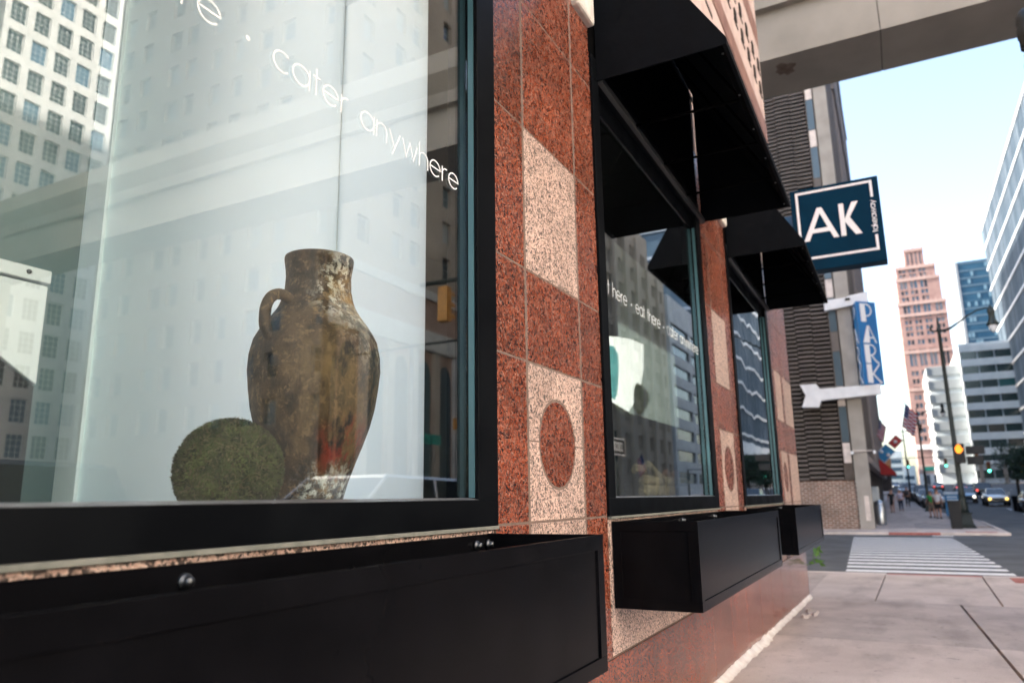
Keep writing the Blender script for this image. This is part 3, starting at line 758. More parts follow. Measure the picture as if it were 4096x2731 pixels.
# moss ball: a bumpy core under thousands of fibres
M_MOSS = noisy('moss', (.005,.016,.003), (.050,.080,.020), 26, .95, bump=.8, bscale=120, detail=9, bdist=.01, lo=.42, hi=.6)
M_MOSS2 = noisy('moss_fibre', (.006,.020,.004), (.13,.15,.045), 14, .95)
M_MOSS3 = noisy('moss_straw', (.09,.07,.035), (.17,.13,.065), 18, .95)
def moss(cx, cy, cz, rad, n, lab, sd):
    rr = random.Random(sd); g = MB(); rings = 28; V = []; 
    pr = [(max(1e-5, rad*.975*math.sin(math.pi*i/rings)), -rad*.975*math.cos(math.pi*i/rings)) for i in range(rings+1)]
    g.lathe(pr, (cx, cy, cz), M_MOSS, 48)
    for i in range(n):
        d = Vector((rr.gauss(0, 1), rr.gauss(0, 1), rr.gauss(0, 1))).normalized()
        a = d.cross(Vector((rr.gauss(0, 1), rr.gauss(0, 1), rr.gauss(0, 1)))).normalized(); b = d.cross(a)
        l = rr.uniform(.010, .036); w = rr.uniform(.0009, .0028); p = Vector((cx, cy, cz))+d*rad*rr.uniform(.96, .99)
        e = p+a*l+d*rr.uniform(.002, .016); mm = p+a*l*.5+d*rr.uniform(.003, .012)
        g.faces([p-b*w, p+b*w, mm+b*w, mm-b*w, e], [(0,1,2,3), (3,2,4)], rr.choice((M_MOSS2, M_MOSS2, M_MOSS, M_MOSS, M_MOSS3)))
    return tag(g.build('moss_ball'), lab, 'moss ball', 'moss balls in the shop windows')
moss(1.775, 1.985, 1.705, .169, 14000, 'round green moss ball beside the tall clay amphora', 1)
moss(6.62, 2.16, 2.50, .16, 1500, 'brownish moss ball hanging behind the white cup poster', 2)
# white display panels behind the vase
pn = empty('display_panel', (2.6, 2.5, 1.535), 'tall white backdrop panel standing behind the clay amphora', 'panel')
g = MB(); g.poly([(1.585, 2.5, 1.537), (2.845, 2.5, 1.537), (2.845, 2.5, 5.0), (1.585, 2.5, 5.0)], M_PANEL); g.box(1.585, 1.60, 2.503, 2.60, 1.537, 5.0, M_INT); g.build('board', pn)
g = MB(); g.poly([(2.853, 2.515, 1.537), (3.70, 2.515, 1.537), (3.70, 2.515, 5.0), (2.853, 2.515, 5.0)], M_PANEL); g.box(2.846, 2.852, 2.50, 2.56, 1.537, 5.0, mat('joint_strip', (.75,.8,.8), .3)); g.build('board', pn)
g = MB(); g.box(1.572, 1.584, 2.49, 2.61, 1.537, 5.0, mat('panel_trim', (.62,.72,.76), .3)); g.build('edge_trim', pn)
# white metal cabinet and the dark machine under it
cb = empty('metal_cabinet', (1.0, 2.35, 1.535), 'white metal cabinet back with round screws above a dark base, at the left edge', 'cabinet')
M_CABW = noisy('cabinet_white', (.66,.70,.70), (.74,.77,.77), 3, .3)
g = MB(); g.prism([(.2, 2.30, 2.27), (1.30, 2.30, 2.27), (1.30, 2.30, 1.96), (1.16, 2.30, 2.05), (.2, 2.30, 2.6-.5)], (0, .35, 0), M_CABW); g.build('housing', cb, bevel=.004)
g = MB(); g.box(.2, 1.305, 2.296, 2.36, 2.278, 2.32, M_CABW); g.build('top_rail', cb, bevel=.004)
for x in (1.235, .9):
    g = MB(); g.lathe([(0, -.006), (.007, -.004), (.008, 0)], (x, 2.295, 2.301), M_GALV, 10, ax='y'); g.build('screw', cb)
g = MB(); g.prism([(.0, 2.31, 1.537), (1.30, 2.31, 1.537), (1.298, 2.31, 1.955), (1.16, 2.31, 2.045), (.0, 2.31, 2.3)], (0, .33, 0), mat('machine_dark', (.012,.014,.015), .4)); g.build('machine_base', cb)
g = MB(); g.box(1.17, 1.29, 2.42, 2.48, 2.33, 2.352, mat('blue_strip', (.01,.16,.30), .4)); g.build('blue_label', cb)
# cup poster in the second window
po = empty('cup_poster', (7.0, 2.1, 2.34), 'pale hanging poster with a large white cup, behind the second window', 'poster')
def frosted(name, dc, tc_, f):
    m = bpy.data.materials.new(name); m.use_nodes = True; t = m.node_tree; t.nodes.remove(t.nodes["Principled BSDF"])
    a = t.nodes.new("ShaderNodeBsdfDiffuse"); a.inputs[0].default_value = (*dc, 1); b = t.nodes.new("ShaderNodeBsdfTranslucent"); b.inputs[0].default_value = (*tc_, 1)
    x = t.nodes.new("ShaderNodeMixShader"); x.inputs[0].default_value = f; t.links.new(a.outputs[0], x.inputs[1]); t.links.new(b.outputs[0], x.inputs[2]); t.links.new(x.outputs[0], t.nodes["Material Output"].inputs[0]); return m
g = MB(); g.poly([(x, 2.10, z) for x, z in ((6.15, 3.0), (6.45, 3.045), (6.86, 3.065), (6.83, 2.82), (6.70, 2.62), (6.5, 2.46), (6.33, 2.34), (8.06, 2.34), (8.06, 3.9), (6.15, 3.9))], frosted('poster_grey', (.10,.115,.11), (.16,.20,.19), .45)); g.build('sheet', po)
g = MB(); g.poly([(x, 2.09, z) for x, z in ((5.78, 2.94), (6.1, 2.995), (6.45, 3.04), (6.86, 3.06), (6.83, 2.82), (6.70, 2.62), (6.50, 2.46), (6.31, 2.345), (5.95, 2.38), (5.70, 2.42))], frosted('poster_white', (.88,.9,.9), (.90,.96,.97), .30)); g.build('cup_print', po)
g = MB(); g.poly([(x, 2.087, z) for x, z in ((5.75, 2.86), (5.98, 2.885), (6.085, 2.83), (6.09, 2.72), (6.05, 2.58), (6.0, 2.46), (5.94, 2.41), (5.72, 2.45))], frosted('poster_teal', (.1,.4,.4), (.12,.42,.44), .6)); g.build('teal_print', po)
# rope bundle
M_ROPE = noisy('seagrass', (.10,.075,.035), (.34,.27,.15), 60, .9, bump=1, bscale=140, bdist=.004)
M_LEATH = noisy('dry_leaf', (.13,.05,.03), (.22,.10,.06), 10, .8)
rb = empty('rope_bundle', (7.3, 2.1, 1.6), 'twisted seagrass rope bundle tied in the middle, on the second window sill', 'rope')
def rope(pts, r, mb, tw=14):
    pts = [Vector(p) for p in pts]; n = len(pts)
    for ph in (0, 2.1, 4.2):
        Q = []
        for i, p in enumerate(pts):
            d = (pts[min(i+1, n-1)]-pts[max(i-1, 0)]).normalized(); a = d.cross(Vector((0, 0, 1))).normalized() if abs(d.z) < .9 else d.cross(Vector((1, 0, 0))).normalized(); b_ = d.cross(a)
            w_ = ph+i*.75; Q.append(p+(a*math.cos(w_)+b_*math.sin(w_))*r*.5)
        mb.tube(Q, r*.58, M_ROPE, 7)
def lerpn(a, b, n): return [Vector(a).lerp(Vector(b), i/(n-1)) for i in range(n)]
g = MB(); rope(lerpn((6.50, 2.05, 1.66), (8.22, 2.1, 1.66), 60), .055, g); rope(lerpn((6.50, 2.05, 1.745), (8.20, 2.1, 1.745), 60), .05, g)
rope(lerpn((6.48, 2.0, 1.88), (7.15, 2.08, 1.77), 26), .04, g); rope(lerpn((6.75, 2.2, 1.86), (7.2, 2.2, 1.85), 20), .045, g)
g.build('rope', rb)
g = MB(); g.tube([(7.02, 2.03, 1.60), (7.03, 1.99, 1.70), (7.03, 2.02, 1.80), (7.03, 2.10, 1.82)], .016, M_ROPE, 8); g.build('tie', rb)
g = MB()
for i in range(9):
    r_ = random.Random(i); x = 7.15+i*.055; g.faces([(x, 2.1, 1.76), (x+.14, 2.05, 1.80+r_.uniform(-.02, .04)), (x+.26, 2.1, 1.84+r_.uniform(-.03, .05)), (x+.13, 2.16, 1.78)], [(0,1,2,3)], M_LEATH)
g.build('leaf', rb)
ch = MB(); r8 = random.Random(21)
for (x, y, a) in ((11.9, 1.33, .16), (11.55, 1.40, .09), (12.2, 1.42, .07)):
    P = [(x+a*math.cos(t)*r8.uniform(.7, 1.3)*1.6, y+a*math.sin(t)*r8.uniform(.6, 1.1)*.7) for t in [i*math.pi/5 for i in range(10)]]
    z_ = gz(x); ch.faces([(p, q, z_-.01) for p, q in P]+[(x+(p-x)*.7, y+(q-y)*.7, z_+.035+r8.uniform(-.012, .012)) for p, q in P], [(i, (i+1) % 10, 10+(i+1) % 10, 10+i) for i in range(10)]+[tuple(range(10, 20))], M_CONC)
tag(ch.build('mortar_rubble'), 'broken patch of grey mortar on the pavement by the wall foot near the corner', 'rubble')
# leafy weed at the foot of the corner
M_LEAF = noisy('weed_leaf', (.05,.15,.02), (.10,.22,.035), 20, .5)
wd = MB(); r4 = random.Random(9)
for i in range(14):
    p = Vector((14.12+r4.uniform(-.05, .1), 1.47+r4.uniform(-.07, .04), r4.uniform(.42, .74)))
    a = Vector((r4.uniform(-.4, .4), r4.uniform(-1, .6), r4.uniform(-.5, .7))).normalized(); b_ = a.cross(Vector((1, .2, .3))).normalized()
    l, w_ = r4.uniform(.09, .15), r4.uniform(.022, .034)
    wd.faces([p, p+a*l*.4+b_*w_, p+a*l, p+a*l*.4-b_*w_], [(0,1,2,3)], M_LEAF)
wd.tube([(14.12, 1.62, .40), (14.12, 1.5, .46), (14.14, 1.46, .70)], .006, M_LEAF, 6)
tag(wd.build('weed'), 'small bright green weed growing from the building corner just below the last planter box', 'plant')
# ================================================================ across the near street corner
M_WGL = [mat('window_dark', (.035,.05,.055), .12, spec=.9), mat('window_teal', (.05,.09,.10), .12, spec=.9), mat('window_blind', (.22,.24,.24), .5)]
M_BRICKB = brick('parking_brick', (.22,.115,.08), (.13,.075,.055), (.42,.35,.30), bw=.34, bh=.115, rot=(R(90), 0, R(90)))
M_LOUV = noisy('louvre_metal', (.095,.078,.068), (.13,.108,.096), 1.2, .6)
M_LOUVD = mat('louvre_gap', (.026,.021,.018), .9)
M_COLC = noisy('column_concrete', (.27,.245,.22), (.34,.31,.28), 1.3, .8, bump=.3, bscale=30)
M_BROWN = noisy('ribbed_brown', (.06,.045,.036), (.09,.07,.06), 2, .8)
M_PINKST = noisy('pinkish_stone', (.24,.20,.185), (.30,.255,.24), 1.5, .8)
# parking building: brick base, louvred bays, concrete corner column
pb = empty('parking_building', (45, 8, 0), 'tall brown parking building with ribbed louvres over a brick base, across the side street', 'building')
X0 = 41.5
g = MB(); g.box(X0+.05, X0+.6, 2.05, 45, -.15, 2.28, M_BRICKB); g.box(X0+.6, 95, 2.4, 45, -.1, 75, M_BROWN); g.box(X0-.02, X0+.6, 2.06, 2.5, 2.28, 75, M_BROWN)
g.build('wall', pb)
for k in range(15):
    g = MB(); y0 = 2.52+k*.83; y1 = y0+.815
    g.box(X0+.35, X0+.55, y0, y1, 2.30, 74, M_LOUVD)
    z = 2.34+(.07 if k % 2 else 0)
    while z < 40:
        off = .05 if k % 2 else 0
        g.hexa([(X0+.02+off, y0+.02, z), (X0+.34, y0+.02, z+.07), (X0+.34, y1, z+.07), (X0+.02+off, y1, z), (X0+.02+off, y0+.02, z+.095), (X0+.34, y0+.02, z+.13), (X0+.34, y1, z+.13), (X0+.02+off, y1, z+.095)], M_LOUV)
        z += .235
    g.build('louvre_bay', pb)
g = MB(); g.box(X0-.06, X0+.75, 1.36, 2.02, -.15, 75, M_COLC); g.build('corner_column', pb)
g = MB(); g.box(X0-.075, X0-.061, 1.50, 1.72, .3, 1.5, M_KERB); g.build('patch_panel', pb)
zz0 = 3.15
for k in range(14):
    a = zz0+k*2.9
    g = MB(); g.box(X0-.03, X0+.03, 2.1, 2.44, a, a+1.0, M_KERB if k % 3 != 2 else M_LOUV); g.build('spandrel', pb)
    g = MB(); g.box(X0-.028, X0+.03, 2.1, 2.44, a+1.04, a+2.86, mat('pane_blue_grey', (.07,.10,.12), .2, spec=.8)); g.build('window', pb)
# street side of the parking building
g = MB()
g.box(X0+.75, 95, 1.7, 2.4, 3.4, 75, M_BROWN); g.box(X0+.75, 95, 1.9, 2.4, -.15, 3.4, M_BROWN)
x = X0+1.4
while x < 58: g.box(x, x+.3, 1.5, 1.72, 3.4, 75, M_LOUV); x += .9
x = 59.0
while x < 95: g.box(x, x+1.5, 1.42, 1.72, 3.6, 75, M_PINKST); x += 3.2
for z in (16, 33, 45): g.box(58.8, 95.2, 1.3, 1.75, z, z+.5, M_PINKST)
g.box(X0+.75, 95.4, 1.35, 1.75, 3.2, 3.6, M_PINKST)
g.build('street_front', pb)
g = MB(); g.box(44.0, 45.6, 1.86, 1.895, -.1, 2.6, mat('door_black', (.01,.01,.012), .3)); dr = g.build('door', pb)
g = MB(); g.box(43.85, 43.99, 1.7, 1.895, -.12, 2.75, M_TAN); g.box(45.61, 45.75, 1.7, 1.895, -.12, 2.75, M_TAN); g.box(43.85, 45.75, 1.7, 1.895, 2.61, 2.75, M_TAN); g.build('frame', dr)
cm = empty('security_camera', (X0-.2, 1.7, 3.6), 'pair of white security cameras on the concrete corner column', 'camera')
g = MB(); g.tube([(X0-.15, 2.0, 3.72), (X0-.15, 1.1, 3.72)], .03, M_KERB, 6); g.build('arm', cm)
for y in (2.02, 1.0):
    g = MB(); g.box(X0-.45, X0-.08, y-.06, y+.06, 3.55, 3.70, M_WHITE); g.build('housing', cm, bevel=.02)

# PARK sign and its arrow
M_PBLUE = noisy('park_blue', (.008,.13,.36), (.01,.17,.44), 1, .3)
M_PBLUE2 = mat('park_blue_side', (.02,.20,.48), .3)
ps = empty('park_sign', (41, 1, 7), 'tall blue vertical PARK sign with white letters, held between white brackets', 'sign')
A_, B_, C_ = (40.7, 1.06), (41.5, .19), (42.3, 1.45)
g = MB(); g.prism([(*A_, 6.98), (*B_, 6.98), (*C_, 6.98)], (0, 0, 4.32), M_PBLUE); g.build('sign_box', ps)
u = (Vector(B_)-Vector(A_)); uw = u.length; u.normalize(); U = Vector((u.x, u.y, 0)); N_ = Vector((u.y, -u.x, 0))
if N_.x > 0: N_ = -N_
def park_letters(mb, O, U, N_, kx, rev=False):
    def T(pts, off=.0):
        mb.prism([O+U*(p*kx)+Vector((0, 0, q))+N_*(.012+off) for p, q in pts], N_*.02, M_WHITE)
    def P_(z):   # letters 1.0 high: heavy left stem, thin right bowl
        T([(.20, z), (.50, z), (.50, z+.96), (.20, z+.96)])
    def thin(pts, z, w=.06):
        Lf, Rt = ribbon(pts, w)
        for i in range(len(Lf)-1): T([(Lf[i].x, z+Lf[i].y), (Lf[i+1].x, z+Lf[i+1].y), (Rt[i+1].x, z+Rt[i+1].y), (Rt[i].x, z+Rt[i].y)], .002)
    P_(3.25); thin([(.5, .93)]+arc(.55, .62, .31, 90, -90, 12, .31)+[(.5, .31)], 3.25)
    T([(.18, 2.15), (.58, 2.15), (.60, 3.05), (.50, 3.05)]); T([(.92, 2.15), (1.0, 2.15), (.62, 3.05), (.585, 3.05)]); T([(.5, 2.38), (.9, 2.38), (.88, 2.45), (.5, 2.45)], .003)
    P_(1.10); thin([(.5, .93)]+arc(.58, .68, .26, 90, -90, 12, .26)+[(.5, .42)], 1.10); thin([(.55, .42), (.80, .12), (.98, -.02)], 1.10, .08)
    P_(.08); thin([(.5, .42), (.98, .96)], .08, .07); thin([(.52, .50), (1.0, 0)], .08, .09)
g = MB(); park_letters(g, Vector((*A_, 6.98)), U, N_, uw/1.18); g.build('letters', ps)
u2_ = (Vector(A_)-Vector(C_)); w2 = u2_.length; u2_.normalize(); U2 = Vector((u2_.x, u2_.y, 0)); N2 = Vector((u2_.y, -u2_.x, 0))
if N2.y < 0 and N2.x > 0: N2 = -N2
if N2.x > 0: N2 = -N2
g = MB(); park_letters(g, Vector((*C_, 6.98)), U2, N2, w2/1.18); g.build('letters', ps)
M_BRK = noisy('bracket_white', (.62,.62,.64), (.72,.72,.74), 2, .5)
g = MB(); g.prism([(41.2, y, z) for y, z in ((2.6, 11.1), (1.15, 11.25), (.48, 11.32), (.48, 11.85), (1.3, 11.76), (1.5, 11.68), (2.6, 11.66))], (.5, 0, 0), M_BRK); g.build('top_bracket', ps)
g = MB(); g.prism([(40.95, y, z) for y, z in ((4.15, 7.23), (3.37, 7.22), (3.2, 6.95), (.37, 6.97), (.38, 6.48), (3.2, 6.34), (3.33, 6.01), (4.15, 6.06), (3.92, 6.66))], (.35, 0, 0), M_BRK); g.build('arrow_arm', ps)
g = MB(); g.box(41.0, 41.5, 1.05, 1.28, 6.93, 7.0, M_LOUVD); g.box(41.1, 41.5, 1.32, 1.55, 11.52, 11.62, M_LOUVD); g.build('clamp', ps)

# elevated guideway over the side street
M_BEAM = noisy('guideway_concrete', (.20,.185,.165), (.26,.24,.215), .5, .85, bump=.25, bscale=20, detail=8)
M_RUST = noisy('rust_stain', (.085,.06,.045), (.13,.10,.08), 6, .9)
gw = empty('guideway', (21, -10, 13.6), 'pale concrete elevated rail guideway crossing above the side street', 'guideway')
g = MB()
for y0, y1 in ((-90, -60.02), (-60, -30.02), (-30, -3.02), (-1.55, 24), ):
    pass
js = [-150, -100, -60, -30, -.83, 30, 60]
for a, b in zip(js, js[1:]):
    g.box(20.0, 22.2, a+.012, b-.012, 13.63, 15.12, M_BEAM)
    g.box(20.02, 22.18, a, b, 13.65, 15.1, M_LOUVD)
g.build('girder', gw)
g = MB()
for a, b in zip(js, js[1:]):
    g.box(19.75, 22.45, a+.01, b-.01, 15.121, 15.6, M_BEAM)
    g.prism([(19.75, a+.01, 15.601), (22.45, a+.01, 15.601), (22.9, a+.01, 16.1), (22.9, a+.01, 16.84), (19.3, a+.01, 16.84), (19.3, a+.01, 16.1)], (0, b-a-.02, 0), M_BEAM)
g.build('deck', gw)
rs = MB(); r5 = random.Random(2)
rs.faces([(20.7+.32*math.cos(t)*(1+.25*r5.uniform(-1, 1)), 1.65+.28*math.sin(t)*(1+.3*r5.uniform(-1, 1)), 13.627) for t in [i*math.pi/9 for i in range(18)]], [tuple(range(18))], M_RUST); rs.build('rust_patch', gw)
for y in (-40, -70):
    g = MB(); g.box(20.2, 22.0, y-.8, y+.8, -.22, 13.62, M_BEAM); g.build('pillar', gw)

# ================================================================ street furniture
M_IRON = noisy('cast_iron', (.003,.009,.008), (.006,.015,.014), 8, .45)
def lamp_post(x, y, s, lab, arm=True):
    t = empty('lamp_post', (x, y, gz(x)), lab, 'lamp post', 'dark cast iron street lamps')
    z = gz(x); g = MB()
    g.box(x-.42*s, x+.42*s, y-.42*s, y+.42*s, z, z+.10*s, M_IRON)
    g.prism([(x-.38*s, y-.38*s, z+.1*s), (x+.38*s, y-.38*s, z+.1*s), (x+.38*s, y+.38*s, z+.1*s), (x-.38*s, y+.38*s, z+.1*s)], (0, 0, .08*s), M_IRON)
    g.hexa([(x-.34*s,y-.34*s,z+.18*s),(x+.34*s,y-.34*s,z+.18*s),(x+.34*s,y+.34*s,z+.18*s),(x-.34*s,y+.34*s,z+.18*s),(x-.27*s,y-.27*s,z+.68*s),(x+.27*s,y-.27*s,z+.68*s),(x+.27*s,y+.27*s,z+.68*s),(x-.27*s,y+.27*s,z+.68*s)], M_IRON)
    g.box(x-.33*s, x+.33*s, y-.33*s, y+.33*s, z+.68*s, z+.75*s, M_IRON)
    g.build('base', t, bevel=.01)
    g = MB(); g.lathe([(.24*s, .75*s), (.20*s, .9*s), (.22*s, 1.0*s), (.17*s, 1.25*s), (.15*s, 1.6*s), (.17*s, 1.66*s), (.13*s, 1.75*s), (.12*s, 4*s), (.14*s, 4.05*s), (.11*s, 4.12*s), (.085*s, 9.9*s), (.11*s, 9.95*s), (.11*s, 10.1*s), (.07*s, 10.15*s), (.05*s, 10.5*s), (.02*s, 10.72*s), (.0, 10.75*s)], (x, y, z), M_IRON, 14)
    g.build('pole', t)
    if arm:
        g = MB(); P = [(0, 10.0), (-.25, 9.98), (-.5, 10.05), (-.9, 10.3), (-1.4, 10.65), (-1.8, 10.85), (-2.15, 10.93), (-2.4, 10.9)]
        g.tube([(x, y+a*s, z+b*s) for a, b in P], [.07*s, .075*s, .07*s, .055*s, .04*s, .04*s, .04*s, .04*s], M_IRON, 8)
        g.tube([(x, y, z+9.98*s), (x, y+.25*s, z+9.98*s), (x, y+.38*s, z+10.08*s), (x, y+.36*s, z+10.22*s), (x, y+.28*s, z+10.24*s)], .05*s, M_IRON, 8); g.build('arm', t)
        g = MB(); c = (x, y-2.4*s, z)
        g.lathe([(.03*s, 11.05*s), (.06*s, 10.98*s), (.16*s, 10.82*s), (.17*s, 10.7*s), (.13*s, 10.5*s), (.15*s, 10.3*s), (.27*s, 10.08*s), (.28*s, 10.0*s), (0, 10.02*s)], c, M_IRON, 16); g.build('lamp_head', t)
        g = MB(); g.lathe([(.21*s, 10.0*s), (.19*s, 9.85*s), (.10*s, 9.68*s), (0, 9.6*s)], c, mat('lamp_globe', (.72,.74,.78), .25), 14); g.build('globe', t)
    return t
lamp_post(43.6, -2.62, 1.0, 'tall dark lamp post with pedestrian signal and curved arm at the far corner')
lamp_post(64.0, -1.65, .72, 'shorter lamp post with a hanging flag, up the far pavement')
lamp_post(88.0, -.75, .72, 'thin distant lamp post between the parked cars and the flag post')
# cropped post at the right edge
t = empty('capped_post', (12, -2.36, 0), 'dark green metal post with a domed cap at the upper right edge', 'post')
g = MB(); g.lathe([(.10, 0), (.09, 7.9)], (12, -2.36, gz(12)), M_IRON, 14); g.build('pole', t)
g = MB(); g.lathe([(.12, 7.9), (.12, 8.05), (.135, 8.08), (.135, 8.2), (.12, 8.24), (.13, 8.3), (.12, 8.42), (.07, 8.5), (.02, 8.54), (0, 8.55)], (12, -2.36, 0), M_IRON, 16); g.build('cap', t)
g = MB()
for z in (6.4, 6.7, 7.0, 7.3, 7.6): g.lathe([(.102, z), (.112, z+.01), (.112, z+.05), (.102, z+.06)], (12, -2.36, 0), M_GALV, 14)
g.build('clamp_band', t)
# pedestrian signal
M_SIGB = mat('signal_black', (.004,.004,.005), .5)
t = empty('pedestrian_signal', (43.4, -2.7, 3.0), 'black pedestrian signal showing a lit orange hand, on the corner lamp post', 'signal')
g = MB(); g.box(43.05, 43.4, -2.98, -2.52, 3.02, 3.98, M_SIGB); g.box(43.3, 43.6, -3.85, -3.05, 3.45, 3.85, M_SIGB); g.box(43.3, 43.6, -3.75, -3.05, 2.95, 3.35, M_SIGB); g.build('housing', t, bevel=.02)
M_ORNG = mat('signal_orange', (.9,.3,.02), .5, emit=(1.0,.22,.015), es=0.46)
g = MB(); O = Vector((43.035, -2.575, 3.50)); hand = [(0, .12), (.0, .30), (.05, .32), (.06, .40), (.11, .42), (.13, .44), (.18, .43), (.22, .40), (.25, .36), (.26, .22), (.31, .26), (.34, .24), (.31, .16), (.25, .06), (.21, 0), (.07, 0)]
g.prism([O+Vector((0, -p*1.05, q)) for p, q in hand], (-.012, 0, 0), M_ORNG); g.build('hand_light', t)
# bins and boxes
t = empty('litter_bin', (42.6, -2.15, -.12), 'black square litter bin in front of the corner lamp post', 'bin')
g = MB(); g.hexa([(42.3,-2.4,-.12),(42.8,-2.4,-.12),(42.8,-1.95,-.12),(42.3,-1.95,-.12),(42.25,-2.45,1.15),(42.85,-2.45,1.15),(42.85,-1.9,1.15),(42.25,-1.9,1.15)], M_SIGB); g.build('body', t, bevel=.02)
g = MB(); g.box(42.2, 42.9, -2.5, -1.85, 1.151, 1.22, M_SIGB); g.build('lid', t, bevel=.02)
t = empty('steel_bin', (46.6, 1.2, -.1), 'round brushed steel bin with a domed lid beside the building', 'bin')
M_STEEL = noisy('brushed_steel', (.42,.45,.48), (.60,.62,.64), 3, .28, metal=.9, stretch=(1, 1, .1))
g = MB(); g.lathe([(.30, -.10), (.31, -.05), (.31, .98), (.28, 1.0)], (46.6, 1.22, 0), M_STEEL, 24); g.build('body', t)
g = MB(); g.lathe([(.32, .98), (.32, 1.02), (.28, 1.12), (.15, 1.22), (0, 1.25)], (46.6, 1.22, 0), M_STEEL, 24); g.build('lid', t)
t = empty('utility_cabinet', (48.5, 1.45, -.1), 'pale narrow metal cabinet behind the round steel bin', 'cabinet')
g = MB(); g.box(48.2, 48.8, 1.2, 1.65, -.13, 2.0, M_STEEL); g.build('body', t, bevel=.03)
g = MB(); g.box(48.17, 48.199, 1.25, 1.6, .9, 1.8, mat('cab_panel', (.5,.54,.56), .4)); g.build('door', t)
M_NB = noisy('news_blue', (.015,.14,.33), (.02,.18,.40), 3, .4)
t = empty('news_box', (53.8, -2.85, 0), 'large blue newspaper rack with white lettering behind the white shirted man', 'news rack')
zb = gz(54)
g = MB(); g.box(53.5, 54.3, -3.3, -2.3, zb+.12, zb+1.42, M_NB); g.prism([(53.45, -3.35, zb+1.421), (54.35, -3.35, zb+1.421), (54.35, -3.35, zb+1.5), (53.6, -3.35, zb+1.58), (53.45, -3.35, zb+1.55)], (0, 1.1, 0), mat('news_top', (.42,.50,.58), .4)); g.build('body', t, bevel=.02)
g = MB()
for yy in (-3.2, -2.45): g.box(53.6, 53.7, yy-.04, yy+.04, zb, zb+.12, M_SIGB); g.box(54.1, 54.2, yy-.04, yy+.04, zb, zb+.12, M_SIGB)
g.build('leg', t)
g = MB(); rr = random.Random(4)
for z, h, n in ((1.22, .10, 5), (1.06, .07, 6), (.92, .07, 5), (.62, .05, 7), (.42, .10, 4), (.24, .06, 5)):
    y = -2.42
    for k in range(n):
        w = rr.uniform(.06, .13)
        if y-w < -3.2: break
        g.box(53.49, 53.499, y-w, y, zb+z, zb+z+h, mat('news_white', (.62,.72,.80), .5)); y -= w+.035
g.build('lettering', t)
t = empty('black_barrel', (66.5, -7.4, 0), 'black rubbish barrel standing at the right edge of the road', 'barrel')
g = MB(); g.lathe([(.33, gz(66)-.1), (.36, gz(66)+.9), (.40, gz(66)+.92), (.40, gz(66)+1.0), (.2, gz(66)+1.02)], (66.5, -7.5, 0), M_SIGB, 16); g.build('body', t)

# signs and signals seen in the glass or down the road
def street_light_set(x, y, z, lit, lab, face=-1, s=1.0):
    t = empty('traffic_light', (x, y, z), lab, 'traffic light', 'yellow traffic lights hung over the road')
    M_YEL = noisy('signal_yellow', (.30,.13,.015), (.40,.18,.025), 6, .5)
    g = MB(); g.box(x-.14*s, x+.14*s, y-.17*s, y+.17*s, z, z+1.05*s, M_YEL); g.build('housing', t, bevel=.04*s)
    for k, (n_, c, e) in enumerate((('green', (.02,.30,.22), (.10, 1.0, .72)), ('amber', (.35,.18,.02), (1, .5, .05)), ('red', (.35,.02,.02), (1, .06, .04)))):
        on = n_ == lit
        mt = mat('lens_'+n_+('_on' if on else ''), c, .3, emit=e if on else None, es=1.7 if on else 0)
        zc = z+(.19+.335*k)*s
        g = MB(); g.lathe([(0, .05*face), (.09*s, .03*face), (.12*s, 0)], (x+face*.142*s, y, zc), mt, 14, ax='x'); g.build('lens', t)
        g = MB()
        P = [(x+face*.15*s, y+.15*s*math.cos(a), zc+.15*s*math.sin(a)) for a in [R(-20+220*i/9) for i in range(10)]]
        g.faces(P+[(p[0]+face*.2*s, p[1], p[2]) for p in P]+[(p[0]+face*.2*s, y+(p[1]-y)*.88, zc+(p[2]-zc)*.88) for p in P]+[(p[0], y+(p[1]-y)*.88, zc+(p[2]-zc)*.88) for p in P],
                [(i, i+1, 10+i+1, 10+i) for i in range(9)]+[(20+i, 20+i+1, 30+i+1, 30+i) for i in range(9)]+[(10+i, 11+i, 21+i, 20+i) for i in range(9)], M_YEL)
        g.build('visor', t)
    return t
def mast(x, y, z, y1, lab, r=.09, sx=0):
    t = empty('signal_mast', (x, y, gz(x)), lab, 'mast', 'dark masts carrying the traffic lights')
    g = MB(); g.tube([(x, y, gz(x)-.1), (x, y, z)], r*1.3, M_IRON, 10); g.build('pole', t)
    g = MB(); g.tube([(x, y, z-.1), (x, (y+y1)/2, z), (x, y1, z)], r*.7, M_IRON, 8); g.build('arm', t)
mast(112, -25.0, 5.6, -8.6, 'dark signal mast reaching over the road with two green lights')
street_light_set(111.8, -10.1, 3.95, 'green', 'traffic light with green lit, left one of the right hand pair', s=1.35)
street_light_set(111.8, -13.5, 3.95, 'green', 'traffic light with green lit, near the right edge of the photo', s=1.35)
street_light_set(112.0, -7.0, 5.2, '', 'unlit small yellow traffic light just right of the lamp post')
street_light_set(112.0, -9.0, 5.5, '', 'upper unlit yellow traffic light between the lamp post and green lights')
mast(140, 3.6, 7.3, -8, 'thin signal mast reaching out from the left kerb of the far road')
street_light_set(139.8, -6.8, 5.6, 'green', 'traffic light with green lit, directly left of the lamp post', s=1.35)
street_light_set(139.8, -1.35, 5.6, 'green', 'traffic light with green lit, above the row of parked cars', s=1.35)
